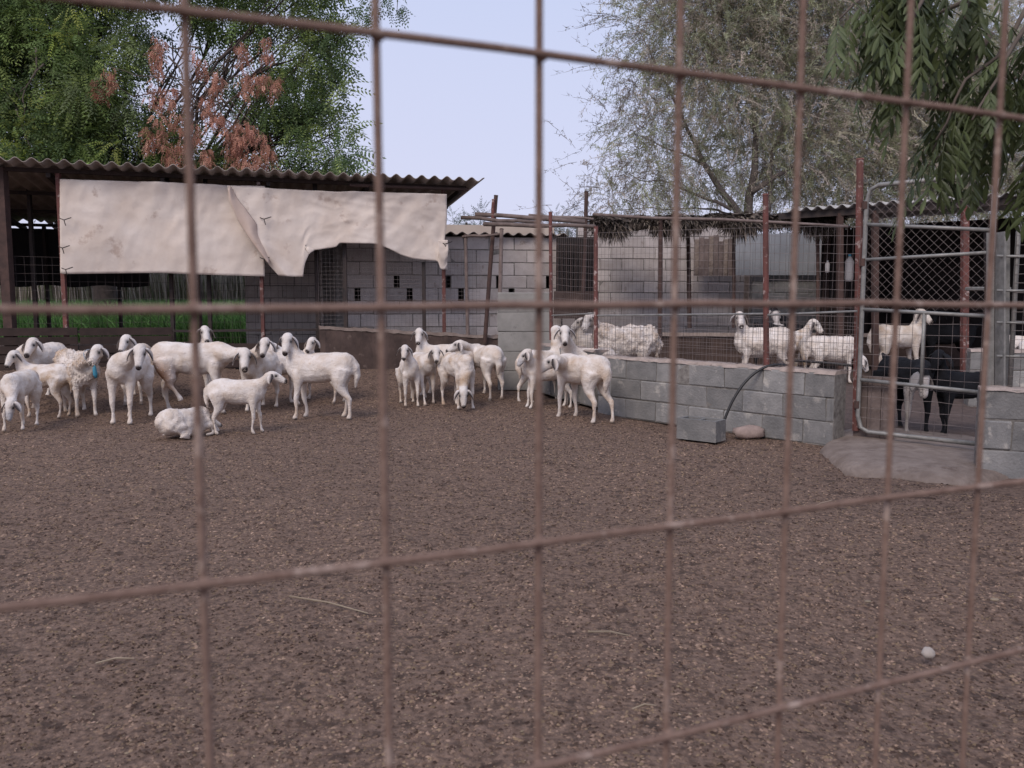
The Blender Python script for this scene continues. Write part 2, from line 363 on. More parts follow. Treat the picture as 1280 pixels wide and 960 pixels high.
# pillar of rendered block
px0, px1 = A(622, 378, PIL_Y), A(690, 378, PIL_Y); zp = float(zg(px0.x, PIL_Y))
t = thing('rendered_pillar', 'square rendered block pillar standing between the two sheep groups', 'pillar', ((px0.x+px1.x)/2, PIL_Y+.3, zp))
hp = 1.31-zp; nC = 5
for i in range(nC):
    w = px1.x-px0.x; me = block_mesh('block', w, .6, hp/nC-.006, 90+i); me.materials.append(M['render'])
    link('block', me, None, t, (random.uniform(-.005, .005), 0, i*hp/nC))
mb = MB(); mb.box(((px0.x+px1.x)/2, PIL_Y+.3, zp+hp/2), (w-.03, .57, hp-.02)); part('mortar', mb, M['mortar'], t)

# ================================================================== SHED
SL0, SL1 = Vector((-8.6, 9.72)), Vector((-.59, 12.2)); sd_ = (SL1-SL0).normalized(); sn = Vector((sd_.y, -sd_.x))   # sn points to the camera
def SP(px, py, off=0.): return onplane(px, py, SL0, SL1, off)
def shedpt(px, z, off=0.):
    p = SP(px, 378, off); p.z = z; return p
ZE, ZB, DEP = 2.93, 2.60, 4.6
shed = thing('goat_shed', 'long open-fronted shed with corrugated roof over the white tarpaulin', 'shed', (SL0.x, SL0.y, .2))
def corrugated(name, p0, ang, width, depth, z0, z1, m, parent, wl=.177, amp=.026, th=.009, lift=0, nseg=5, phase=0):
    """one sheet: p0 its front left corner (xy), ang the direction of the front edge, depth backwards"""
    nu = int(width/wl*10); mb = MB(); d = Vector((math.cos(ang), math.sin(ang), 0)); b = Vector((-d.y, d.x, 0)); top = []; bot = []
    for i in range(nu+1):
        u = width*i/nu; w = amp*math.cos(2*math.pi*(u+phase)/wl)
        for j in range(nseg+1):
            q = Vector((p0[0], p0[1], 0))+d*u+b*(depth*j/nseg); q.z = z0+(z1-z0)*j/nseg+w+lift-.012*math.sin(math.pi*j/nseg)
            top.append(q); bot.append(q-Vector((0, 0, th)))
    n = nseg+1; N_ = len(top); f = []
    for i in range(nu):
        for j in range(nseg):
            a = i*n+j; f += [(a, a+n, a+n+1, a+1), (a+N_, a+1+N_, a+n+1+N_, a+n+N_)]
        a = i*n; f.append((a, a+N_, a+n+N_, a+n)); a = i*n+nseg; f.append((a, a+n, a+n+N_, a+N_))
    for j in range(nseg):
        f.append((j, j+1, j+1+N_, j+N_)); a = nu*n+j; f.append((a, a+N_, a+1+N_, a+1))
    mb.add(top+bot, f)
    return part(name, mb, m, parent, True)
sang = math.atan2(sd_.y, sd_.x); Ls = (SL1-SL0).length+.12; k = 0; u = 0; ov = .30
while u < Ls-.2:
    w = min(1.062, Ls-u); p = SL0+sn*ov+sd_*(u)
    corrugated('roof_sheet', p, sang, w, DEP+ov, ZE-.035+random.uniform(-.006, .012)+.006*(k % 2), ZB, M['roof'], shed, phase=u)
    u += .974; k += 1
def beam(name, p0, p1, w, m, parent, h=None, n=None):
    mb = MB()
    if n: mb.tube([p0, p1], w, n)
    else:
        p0 = Vector(p0); p1 = Vector(p1); d = (p1-p0); Mx = d.to_track_quat('X', 'Z').to_matrix()
        mb.box((p0+p1)/2, (d.length, w, h or w), m=Mx)
    return part(name, mb, m, parent)
p0 = shedpt(-140, ZE-.065, .0); p1 = shedpt(583, ZE-.065, .0)
e0 = SL0; beam('eave_beam', (e0.x, e0.y, ZE-.115), (p1.x, p1.y, ZE-.115), .045, M['board'], shed, .05)
beam('eave_pipe', tuple(shedpt(440, ZE-.155, .12)), tuple(shedpt(586, ZE-.15, .12)), .022, M['darkpost'], shed, n=10)
for i in range(7):          # rafters
    q = SL0+sd_*(.3+i*1.32); b = q-sn*DEP
    beam('rafter', (q.x, q.y, ZE-.16), (b.x, b.y, ZB-.16), .05, M['blackpost'], shed, .07)
for j in (1.5, 3.0, 4.4):
    q = SL0-sn*j; r_ = SL1-sn*j; zz = ZE+(ZB-ZE)*j/DEP-.115; beam('purlin', (q.x, q.y, zz), (r_.x, r_.y, zz), .045, M['blackpost'], shed, .05)
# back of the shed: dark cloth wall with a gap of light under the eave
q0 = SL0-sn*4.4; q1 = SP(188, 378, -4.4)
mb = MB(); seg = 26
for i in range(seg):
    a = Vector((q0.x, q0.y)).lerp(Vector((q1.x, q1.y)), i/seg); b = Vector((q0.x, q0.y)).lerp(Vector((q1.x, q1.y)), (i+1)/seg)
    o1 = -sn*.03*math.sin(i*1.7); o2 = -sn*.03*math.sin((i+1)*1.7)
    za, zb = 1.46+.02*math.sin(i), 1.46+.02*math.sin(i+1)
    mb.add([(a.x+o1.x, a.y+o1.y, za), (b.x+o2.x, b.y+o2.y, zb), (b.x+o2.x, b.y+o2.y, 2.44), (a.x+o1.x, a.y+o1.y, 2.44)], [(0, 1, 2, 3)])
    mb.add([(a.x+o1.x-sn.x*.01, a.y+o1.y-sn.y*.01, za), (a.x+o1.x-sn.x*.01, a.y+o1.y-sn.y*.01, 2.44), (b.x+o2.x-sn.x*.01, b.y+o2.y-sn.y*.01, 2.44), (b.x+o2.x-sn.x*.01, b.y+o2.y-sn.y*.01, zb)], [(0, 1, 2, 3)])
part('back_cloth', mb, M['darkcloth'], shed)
# end wall on the left, outside the frame, keeps the inside dark
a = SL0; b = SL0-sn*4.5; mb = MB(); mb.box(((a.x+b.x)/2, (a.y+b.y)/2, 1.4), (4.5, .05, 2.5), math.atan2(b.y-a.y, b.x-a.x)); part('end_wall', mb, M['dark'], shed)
# posts: (px, material, half width, bottom px y or None)
def shed_post(px, m, w, ztop=ZE-.1, off=-.02, zb=None, lean=0):
    p = shedpt(px, 0, off); zb = float(zg(p.x, p.y))-.05 if zb is None else zb
    return beam('post', (p.x, p.y, zb), (p.x+lean, p.y, ztop), w, m, shed)
shed_post(11, M['darkpost'], .11); shed_post(44, M['blackpost'], .05, off=-1.6)
for px, m, w in ((81, 'redpost', .05), (328, 'redpost', .045), (555, 'redpost', .05), (215, 'blackpost', .045), (262, 'blackpost', .045), (397, 'blackpost', .055)):
    shed_post(px, M[m], w, off=-.03 if m == 'redpost' else -.25, zb=.2)
for px in (432, 530): shed_post(px, M['blackpost'], .05, ztop=2.3 if px == 432 else 1.75, off=-.03, zb=.6)
# posts at the rear of the shed
for px in (60, 150, 250, 330):
    p = SP(px, 378, -4.3); beam('rear_post', (p.x, p.y, .2), (p.x, p.y, ZB-.1), .05, M['blackpost'], shed)
# low soiled wall of the pen front, right half, with a pale rim
t = thing('soiled_low_wall', 'low dung-stained wall with pale rim under the perforated wall', 'wall', tuple(shedpt(420, .1)))
mb = MB(); rim = MB(); rings = []; rr = []
for i in range(36):
    px = 398+(628-398)*i/35; p = shedpt(px, 0); zt = .83-.17*(i/35)+random.uniform(-.008, .008); n3 = Vector((sn.x, sn.y, 0)); zb = .0
    rings.append([p+n3*.20+Vector((0, 0, zb)), p-n3*.14+Vector((0, 0, zb)), p-n3*.10+Vector((0, 0, zt)), p+n3*(.06+random.uniform(-.01, .01))+Vector((0, 0, zt)), p+n3*(.12+random.uniform(-.015, .015))+Vector((0, 0, zt*.6))])
    h_ = .03+random.uniform(-.008, .008); rr.append([p+n3*.075+Vector((0, 0, zt-.015)), p-n3*.115+Vector((0, 0, zt-.015)), p-n3*.10+Vector((0, 0, zt+h_)), p+n3*.05+Vector((0, 0, zt+h_))])
mb.loft(rings); part('wall_body', mb, M['mudwall'], t); rim.loft(rr); part('rim', rim, M['rimmud'], t)
# long feed trough of dark boards, left half
t = thing('feed_trough', 'long dark wooden feed trough along the shed front behind the sheep', 'trough', tuple(shedpt(110, .25)))
def trough_board(pxa, pxb, z, h, off):
    a = shedpt(pxa, z, off); b = shedpt(pxb, z, off); beam('board', a, b, .03, M['board'], t, h)
for k in range(5):
    for (a, b) in ((-60, 95), (97, 214), (216, 330), (332, 396)):
        if a > 200 and k > 2: continue
        trough_board(a+random.uniform(-1, 1), b, .36+k*.112+random.uniform(-.005, .005), .098, .06+.004*(k % 2))
mb = MB()
a = shedpt(-60, .33, .03); b = shedpt(396, .33, .03); Mx = (b-a).to_track_quat('X', 'Z').to_matrix(); mb.box((a+b)/2, ((b-a).length, .02, .5), m=Mx); part('backing', mb, M['dark'], t)

# wire mesh panels
def wire_panel(mb, P0, P1, zlo, zhi, cw, ch, w=.0032, wob=.004, seed=0):
    r = random.Random(seed); P0 = Vector(P0[:2]); P1 = Vector(P1[:2]); Lx = (P1-P0).length; d = (P1-P0)/Lx; n = int(Lx/cw); hgt = lambda f, u: f(u/Lx) if callable(f) else f
    for i in range(n+1):
        u = Lx*i/n; q = P0+d*u; x1, x2 = r.uniform(-wob, wob), r.uniform(-wob, wob); za, zb = hgt(zlo, u), hgt(zhi, u)
        mb.tube([(q.x+d.x*x1, q.y+d.y*x1, za), (q.x+d.x*x2, q.y+d.y*x2, (za+zb)/2), (q.x+d.x*x1, q.y+d.y*x1, zb)], w/2*1.15, 3, False)
    m = int((hgt(zhi, 0)-hgt(zlo, 0))/ch)
    for j in range(m+1):
        pts = []
        for i in range(7):
            u = Lx*i/6; q = P0+d*u; za, zb = hgt(zlo, u), hgt(zhi, u); pts.append((q.x, q.y, za+(zb-za)*j/m+r.uniform(-wob, wob)))
        mb.tube(pts, w/2*1.15, 3, False)
t = thing('wire_mesh_screen', 'dark welded wire mesh screen across the shed front behind the sheep', 'wire screen', tuple(shedpt(200, .3)))
mb = MB(); a = shedpt(-60, 0, -.05); b = shedpt(396, 0, -.05); wire_panel(mb, a, b, .4, 1.75, .10, .10, .004, .006, 1)
o = part('mesh', mb, M['blackpost'], t); o['kind'] = 'stuff'
a = shedpt(-60, .80, -.05); b = shedpt(396, .80, -.05); beam('rail', a, b, .03, M['blackpost'], t)
t = thing('wire_mesh_screen', 'wire mesh screen on the soiled low wall in front of perforated blocks', 'wire screen', tuple(shedpt(500, .8)))
mb = MB(); a = shedpt(398, 0, -.05); b = shedpt(600, 0, -.05); wire_panel(mb, a, b, .78, 1.95, .055, .055, .003, .004, 2)
o = part('mesh', mb, M['wire'], t); o['kind'] = 'stuff'
# green crop and dry stalks seen through the shed
def blades(name, n, xr, yr, z0, hgt, w, cols, label, seed, lean=.25):
    r = np.random.default_rng(seed); X = r.uniform(*xr, n); Y = r.uniform(*yr, n); h = hgt*r.uniform(.6, 1.1, n); a = r.uniform(0, 6.28, n); lx = r.normal(0, lean, n)*h; ly = r.normal(0, lean, n)*h
    V = np.zeros((n, 5, 3)); c, s = np.cos(a)*w/2, np.sin(a)*w/2; z = np.full(n, z0)
    V[:, 0] = np.stack([X-c, Y-s, z], 1); V[:, 1] = np.stack([X+c, Y+s, z], 1); V[:, 2] = np.stack([X+c*.8+lx*.4, Y+s*.8+ly*.4, z+h*.6], 1); V[:, 3] = np.stack([X-c*.8+lx*.4, Y-s*.8+ly*.4, z+h*.6], 1); V[:, 4] = np.stack([X+lx, Y+ly, z+h], 1)
    base = np.arange(n)[:, None]*5
    Fc = np.concatenate([base+np.array([0, 1, 2]), base+np.array([0, 2, 3]), base+np.array([3, 2, 4])], 0)
    cc = np.array(cols)[r.integers(0, len(cols), n)]*r.uniform(.7, 1.3, (n, 1))
    o = link(name, fast_mesh(name, V.reshape(-1, 3), Fc, np.repeat(cc, 5, 0)), M['leaf']); return tag(o, label, None, None, 'stuff')
blades('crop_grass', 42000, (-15, -4.6), (17.2, 22.5), .1, 1.08, .03, [(.16, .31, .10), (.20, .36, .13), (.11, .23, .08)], 'dense bright green crop growing behind the shed', 11, .5)
blades('dry_stalks', 9000, (-16, -5), (23.5, 24.6), .1, 2.5, .04, [(.55, .48, .43), (.42, .37, .30), (.22, .25, .14), (.65, .58, .53)], 'pale dry stalks standing in a belt beyond the crop', 12, .07)

# ================================================================== TARPAULINS on the shed front
def crease(px, v, seed):
    a = 0.
    for k, (sx, sy, sk, am) in enumerate(((.045, 1.6, .9, .022), (.03, 5.5, -.8, .020), (.09, 3.0, .5, .010), (.05, 9.0, .2, .008))):
        a += .38*am*(1-abs(noise.noise(Vector((px*sx+v*sk*3+seed, v*sy+px*.008*k, k*7.3+seed))))*3.2)*(.55+.45*(1-v))
    return a+.012*abs(math.sin(px*.075+.6*math.sin(px*.03)))*(1-v)**3
def tarp(name, label, pxs, top, bot, off, seed, extra=None, ny=34, wr=.05):
    """pxs columns; top/bot: px -> photo row of the hem (interpolated); cloth hangs in the shed-front plane"""
    t = MB(); nx = len(pxs); vs = []
    for i, px in enumerate(pxs):
        for j in range(ny+1):
            v = j/ny; py = top(px)*(1-v)+bot(px)*v
            p = SP(px, py, off)
            w = noise.noise(Vector((px*.012+seed, v*1.6, 0)))*wr*1.5+crease(px, v, seed)
            w += .014*math.sin(px*.10+v*3+seed)*(1-v)**2 if True else 0
            if extra: w += extra(px, v, py)
            p = p+Vector((sn.x, sn.y, 0))*w; vs.append(p)
    f = []
    for i in range(nx-1):
        for j in range(ny):
            a = i*(ny+1)+j; f.append((a, a+1, a+ny+2, a+ny+1))
    t.add(vs, f)
    root = shedpt(pxs[0], .0, off); th = thing(name, label, 'tarpaulin', (root.x, root.y, 2.0))
    c = part('cloth', t, M['tarp'], th, True); so = c.modifiers.new('thick', 'SOLIDIFY'); so.thickness = .0025
    return th
ip = lambda xs, ys: (lambda x: float(np.interp(x, xs, ys)))
t1 = tarp('tarpaulin', 'left off-white canvas sheet hanging square from the shed eave', np.linspace(75, 331, 90), ip([75, 200, 331], [224, 228, 233]), ip([75, 78, 200, 240, 331], [341, 342.5, 341, 343, 345.5]), .07, 1.0)
edge = ip([233, 250, 275, 300, 325, 347], [284, 286, 296, 312, 331, 350])     # row -> left edge column of the right sheet
# right sheet: left hem runs diagonally, lower hem torn away
ny = 40; nx = 110; mbR = MB(); vs = []
topR = ip([284, 330, 425, 440, 556], [232, 235, 240, 239, 243])
botR = ip([284, 332, 350, 378, 381, 386, 392, 420, 424, 470, 486, 500, 515, 530, 545, 552, 560], [345, 346, 346, 346, 330, 318, 313, 309, 304, 305, 311, 318, 323, 325, 326, 336, 338])
for i in range(nx+1):
    for j in range(ny+1):
        s_ = i/nx; v = j/ny
        px = 284+(558-284)*s_; py = topR(px)+(botR(px)-topR(px))*v
        lx = edge(py)
        if px < lx+60: px = lx+60*max(0, (px-284)/(lx+60-284)) if lx+60 > 284 else px
        py = topR(px)+(botR(px)-topR(px))*v if px > lx+30 else py
        w = noise.noise(Vector((px*.012, v*1.6, 7)))*.07+crease(px, v, 5.)
        w += .05*math.exp(-((px-lx-10)/9)**2)*(.3+v)                                  # roll of the folded edge
        w += .05*math.exp(-((px-553)/5)**2)*v*math.sin(v*9)
        w += .02*math.exp(-((px-330)/7)**2)
        if px > 540: px += 3*math.sin(v*7)*v
        vs.append(SP(px, py, .10)+Vector((sn.x, sn.y, 0))*w)
f = [(i*(ny+1)+j, i*(ny+1)+j+1, (i+1)*(ny+1)+j+1, (i+1)*(ny+1)+j) for i in range(nx) for j in range(ny)]
mbR.add(vs, f); root = shedpt(300, 0, .1)
t2 = thing('tarpaulin', 'right canvas sheet with torn lower hem and folded-back edge', 'tarpaulin', (root.x, root.y, 2.0))
c = part('cloth', mbR, M['tarp'], t2, True); so = c.modifiers.new('thick', 'SOLIDIFY'); so.thickness = .0025
# folded-back flap showing the tan underside
mbF = MB(); vs = []; nf = 10; rows = np.linspace(236, 330, 30)
for py in rows:
    k = (py-236)/94; wdt = float(np.interp(k, [0, .12, .3, .5, .7, .88, 1], [2, 6, 15, 17, 12, 7, 2]))+1.2*math.sin(k*17)
    for i in range(nf+1):
        s_ = i/nf; px = edge(py)+1+wdt*s_; vs.append(SP(px, py-4*s_, .20+.03*math.sin(math.pi*s_)+.010*math.sin(k*9+s_*5)-.065*s_))
mbF.add(vs, [(i*(nf+1)+j, i*(nf+1)+j+1, (i+1)*(nf+1)+j+1, (i+1)*(nf+1)+j) for i in range(len(rows)-1) for j in range(nf)])
c = part('folded_flap', mbF, M['tarpfold'], t2, True); so = c.modifiers.new('thick', 'SOLIDIFY'); so.thickness = .005
# rope ties
for (px, py) in ((78, 308), (330, 322), (80, 273), (82, 335), (556, 303), (330, 272)):
    th = t1 if px < 200 else t2; a = SP(px-5, py, .14); b = SP(px, py+2, .20); c_ = SP(px+9, py-1, .15)
    mb = MB(); mb.tube([a, b, c_], .006, 6); mb.tube([b, SP(px+2, py+9, .16)], .005, 6); part('rope_tie', mb, M['blackpost'], th)
t3 = tarp('tarpaulin', 'small white torn strip hanging from the right end of the canvas', np.linspace(548, 560, 10), ip([548, 560], [300, 300]), ip([548, 551, 556, 560], [326, 336, 337, 330]), .17, 4.0, ny=14, wr=.05)
# ================================================================== FAR BUILDING behind the perforated wall
t = thing('low_building', 'low building with corrugated roof edge and cream parapet behind perforated wall', 'building', (-2.5, 13.1, .2))
bang = math.atan2(BW1[1]-BW0[1], BW1[0]-BW0[0]); bd = Vector((math.cos(bang), math.sin(bang))); bn = Vector((-bd.y, bd.x))
for k in range(4):
    p = Vector(BW0)+bd*(k*.974)-bn*.22; corrugated('roof_sheet', p, bang, 1.0 if k < 3 else .55, 2.2, 2.245, 2.32, M['roof'], t, amp=.022, phase=k*.974, nseg=2)
a = Vector(BW0)+bn*2.2; b = Vector(BW1)+bn*2.2
mb = MB(); mb.box(((a.x+b.x)/2, (a.y+b.y)/2, 1.1), ((b-a).length, .1, 2.15), bang); part('added_rear_wall', mb, M['dark'], t)  # near-black wall added so the ventilation slots do not open on bright sky
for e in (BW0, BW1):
    q = Vector(e)+bn*1.2; mb = MB(); mb.box((q.x, q.y, 1.15), (.1, 2.0, 2.1), bang); part('end_wall', mb, M['dark'], t)  # dark ends added with it to shut out the same sky
mb = MB(); q = Vector(BW0).lerp(Vector(BW1), .5)+bn*3.2; mb.box((q.x, q.y, 1.4), (4.4, .2, 2.55), bang); part('parapet', mb, M['cream'], t)
# dark slatted doorway at its right end
t = thing('slatted_door', 'dark doorway of upright slats between two rusty posts', 'door', tuple(A(719, 378, 12.9)))
for i in range(9):
    px = 697+5.6*i; a = A(px, 364, 12.9); b = A(px+random.uniform(-1, 1), 303, 12.9); beam('slat', a, b, .035, M['board'], t, .02)
mb = MB(); mb.box(A(720, 335, 13.1), (.62, .04, .95)); part('backing', mb, M['dark'], t)
mb = MB(); mb.box(A(720, 381, 12.95), (.68, .16, .42)); part('threshold', mb, M['mudwall'], t)

# ================================================================== RIGHT-HAND PEN FENCE
def wl(px, a=W1a, b=W1b, off=0.):               # point of the pen wall line under photo column px
    return onplane(px, 378, a, b, off)
def single_post(label, pa, pb, w, m, cat='post', nm='fence_post', extra=None):
    t = thing(nm, label, cat, tuple(pb)); pa = Vector(pa); pb = Vector(pb)
    r = random.Random(hash_(label)); mid = pa.lerp(pb, .5)+Vector((r.uniform(-.006, .006), 0, 0))
    mb = MB(); mb.tube([pb, mid, pa], [w*.52, w*.5, w*.48], 8); part('shaft', mb, m, t)
    mb = MB(); mb.tube([pa, pa+(pa-pb).normalized()*.012], [w*.56, w*.5], 8); part('cap', mb, M['redpost'] if m is M['redpost'] else M['darkpost'], t); return t
W0a, W0b = (.42, 10.5), (.97, 9.0)
p = wl(745); yc = p.y
single_post('red-brown corner post standing behind the frontal sheep head', A(745, 284, yc), A(745, 436, yc), .045, M['redpost'])
q = onplane(957, 378, W1a, W1b); single_post('peeling red post with pale patches midway along the low wall', A(957, 244, q.y), A(958, 462, q.y), .052, M['redpost'])
q = onplane(1074, 378, (2.80, 6.85), (2.82, 6.80)); single_post('tall red post at the gate hinge end of the low wall', A(1075, 200, 6.80), A(1070, 538, 6.80), .06, M['redpost'])
single_post('straight red post beside the pillar, topped above the poles', A(688, 266, 10.4), A(689, 425, 10.4), .045, M['redpost'])
single_post('leaning rusty post with doubled top by the pole bundle', A(620, 245, 12.1), A(606, 428, 12.1), .06, M['darkpost'])
single_post('short red stub fixed beside the top of the leaning post', A(617, 250, 12.06), A(616, 273, 12.06), .05, M['redpost'])
single_post('thin grey wooden post left of the leaning rusty post', A(582, 294, 12.15), A(585, 424, 12.15), .05, M['wood'])
single_post('pale grey wooden post directly left of the pillar top', A(627, 287, 11.9), A(625, 366, 11.7), .055, M['wood'])
single_post('dark rusty post with capped top rising above the pole ends', A(733, 240, 12.6), A(729, 370, 12.6), .06, M['darkpost'])
single_post('dark post under the palm thatch right of the corner post', A(826, 274, 12.8), A(825, 425, 12.8), .07, M['darkpost'])
single_post('dark post under palm thatch at the left edge of steel sheets', A(917, 272, 13.2), A(917, 410, 13.2), .055, M['darkpost'])
single_post('thin dark post under the palm thatch left of brown panels', A(860, 285, 13.6), A(862, 410, 13.6), .07, M['darkpost'])
single_post('dark post under the right end of the palm thatch', A(1022, 270, 12.6), A(1022, 420, 12.6), .055, M['darkpost'])
for i, (x0, y0, x1, y1, Y0, Y1, r_, lb) in enumerate([
        (577, 272, 672, 278, 12.2, 11.6, .026, 'longest pale pole, lowest left end of the pole bundle'),
        (594, 268, 731, 278, 12.1, 11.9, .030, 'thick grey pole on top of the bundle left of thatch'),
        (605, 280, 744, 283, 11.7, 10.9, .028, 'reddish front pole reaching the corner post from the left'),
        (643, 270, 731, 276, 12.3, 12.0, .022, 'thin dark pole lying behind the others in the bundle'),
        (661, 269, 742, 274, 12.5, 12.2, .020, 'slim pale pole at the back of the bundle near the thatch'),
        (578, 296, 627, 292, 12.15, 11.9, .018, 'short wooden rail joining two grey posts left of the pillar'),
        (741, 268, 1060, 283, 11.6, 11.2, .020, 'long thin pale pole lying along the front edge of thatch'),
        (872, 272, 1042, 273, 12.8, 12.5, .016, 'slender upper pole lying over the right part of thatch')]):
    t = thing('wooden_pole', lb, 'pole', tuple(A(x0, y0, Y0)), 0, 'poles laid across the pen posts')
    a, b = A(x0, y0, Y0), A(x1, y1, Y1); k = [a.lerp(b, s_)+Vector((0, 0, random.uniform(-.015, .015) if 0 < s_ < 1 else 0)) for s_ in (0, .25, .5, .75, 1)]
    mb = MB(); mb.tube(k, [r_*1.1, r_, r_*1.05, r_*.95, r_*.85], 8); part('stem', mb, M['wood'], t, True)
# welded mesh between the posts
def mesh_screen(label, pxa, pxb, pa, pb, yta, ytb, zlo, fine=None, off=0, cw=.055, ch=.075):
    a = onplane(pxa, 378, pa, pb, off); b = onplane(pxb, 378, pa, pb, off); L_ = (b-a).length
    za, zb = A(pxa, yta, a.y).z, A(pxb, ytb, b.y).z
    t = thing('wire_mesh_screen', label, 'wire screen', (a.x, a.y, zlo))
    mb = MB(); zt = lambda f: za+(zb-za)*f; wire_panel(mb, a, b, zlo, zt, cw, ch, .0028, .004, hash_(label)); o = part('coarse_mesh', mb, M['wire'], t); o['kind'] = 'stuff'
    if fine:
        mb = MB(); wire_panel(mb, a+Vector((0, -.008, 0)), b+Vector((0, -.008, 0)), zlo, fine, .038, .052, .0026, .003, 5+hash_(label)); o = part('fine_mesh', mb, M['wire'], t); o['kind'] = 'stuff'
        beam('rail', a+Vector((0, 0, fine+0-a.z)), b+Vector((0, 0, fine+.04-b.z)), .009, M['galv'], t, n=6)
    return t
mesh_screen('wire mesh screen over the short wall between pillar and corner post', 690, 744, W0a, W0b, 288, 290, .66, 1.02, cw=.06, ch=.08)
mesh_screen('wire mesh screen from the corner post to the peeling red post', 746, 956, W1a, W1b, 291, 284, .63, 1.04)
mesh_screen('wire mesh screen from the peeling red post to the gate', 959, 1072, W1a, W1b, 284, 283, .63, 1.07)
t = thing('water_pipe', 'dark pipe running level just above the low wall top near the gate', 'pipe', tuple(A(1000, 455, 7.1)))
a = onplane(985, 378, W1a, W1b, -.12); b = onplane(1068, 378, W1a, W1b, -.06); mb = MB(); a.z = .675; b.z = .665; mb.tube([a, a.lerp(b, .5)+Vector((0, 0, .004)), b], .011, 8); part('tube', mb, M['hose'], t, True)
# black hose arching over the wall
h0 = G(903, 547, lambda x, y: 0.); h3 = onplane(972, 457, W1a, W1b, .0); h3.z = .655
t = thing('rubber_hose', 'black rubber hose arching from the loose block over the low wall', 'hose', tuple(h0))
pts = []
for i in range(17):
    s_ = i/16; px = 900+ (972-900)*s_; py = 527-(527-457)*math.sin(s_*math.pi/2)**1.0*(1-.0*s_)
    Yd = h0.y+(h3.y-h0.y)*s_+.0; q = A(900+72*(1-math.cos(s_*math.pi/2))*.55+72*s_*.45, 545-89*math.sin(s_*math.pi/2), Yd); pts.append(q)
q = pts[-1]; pts += [q+Vector((.06, .05, -.005)), q+Vector((.16, .16, -.02))]
mb = MB(); mb.tube(pts, .0125, 8); part('tube', mb, M['hose'], t, True)
# loose hollow block and stones
def hollow_block(label, px, py, rz, l, w, h):
    p = G(px, py, lambda x, y: 0.); t = thing('hollow_block', label, 'concrete block', (p.x, p.y, .0), rz)
    mb = MB(); th = .032; oz = [(-l/2, -w/2), (l/2, -w/2), (l/2, w/2), (-l/2, w/2)]
    def bx(x0, x1, y0, y1, z0=0, z1=h): mb.box(((x0+x1)/2, (y0+y1)/2, (z0+z1)/2), (x1-x0, y1-y0, z1-z0))
    bx(-l/2, l/2, -w/2, -w/2+th); bx(-l/2, l/2, w/2-th, w/2); bx(-l/2, -l/2+th, -w/2+th+.0005, w/2-th-.0005); bx(l/2-th, l/2, -w/2+th+.0005, w/2-th-.0005)
    bx(-th/2, th/2, -w/2+th+.0005, w/2-th-.0005, 0, h-.004)
    link('shell', mb.mesh('shell'), M['block'], t); mb = MB(); mb.box((0, 0, .03), (l-2*th-.004, w-2*th-.004, .05)); link('soil_fill', mb.mesh('soil_fill'), M['mudwall'], t); return t
hollow_block('loose hollow concrete block lying in front of the low wall', 876, 549, R(-40), .37, .19, .18)
def rock(name, label, px, py, size, m, seed, cat='stone', sink=.2, gf=zg):
    p = G(px, py, gf); r = random.Random(seed); mb = MB(); rings = []
    for i in range(7):
        ph = -math.pi/2+math.pi*(i+.5)/7; ring = []
        for k in range(10):
            th = 2*math.pi*k/10; d = Vector((math.cos(ph)*math.cos(th), math.cos(ph)*math.sin(th), math.sin(ph))); q = 1+.22*noise.noise(d*1.6+Vector((seed, 0, 0)))+.05*r.uniform(-1, 1)
            ring.append(Vector((d.x*size[0], d.y*size[1], d.z*size[2]))*q+p+Vector((0, 0, size[2]*(1-sink))))
        rings.append(ring)
    mb.loft(rings); return solo(name, mb, m, label, cat, None, True)
rock('stone', 'long pink stone slab against the foot of the low wall', 935, 547, (.155, .08, .06), M['stone'], 3)
rock('stone', 'round white stone lying alone on the dung at lower right', 1160, 822, (.021, .020, .020), M['whitestone'], 5)
for i, (px, py, s_) in enumerate([(1085, 753, .010), (1243, 751, .012), (1198, 717, .008)]):
    rock('pebble', ['small pale pebble left of the sixth upright wire', 'pale chip near the right edge above the round stone', 'tiny pale pebble far right beyond the tilted wire', 'tiny pebble between two right-hand upright wires', 'flat pale chip just left of the round white stone', 'pale flake on the ground below the gate sill'][i], px, py, (s_*1.5, s_, s_*.5), M['straw'], 20+i, 'pebble')
for i, (xa, ya, xb, yb) in enumerate([(362, 750, 460, 771), (790, 893, 822, 888), (735, 795, 790, 800), (1010, 640, 1040, 628), (884, 655, 930, 648), (120, 835, 168, 828)]):
    a, b = G(xa, ya)+Vector((0, 0, .016)), G(xb, yb)+Vector((0, 0, .014)); mb = MB(); mb.tube([a, a.lerp(b, .5)+Vector((0, .008, .006)), b], [.0035, .003, .002], 5)
    solo('straw', mb, M['straw'], ['long thin straw lying on the dung at lower left', 'short straw at the bottom centre of the yard', 'pale straw lying right of the centre wire', 'bent straw on the dung in front of the gate sill', 'straw lying below the loose hollow block', 'short straw near the lower left corner'][i], 'straw')

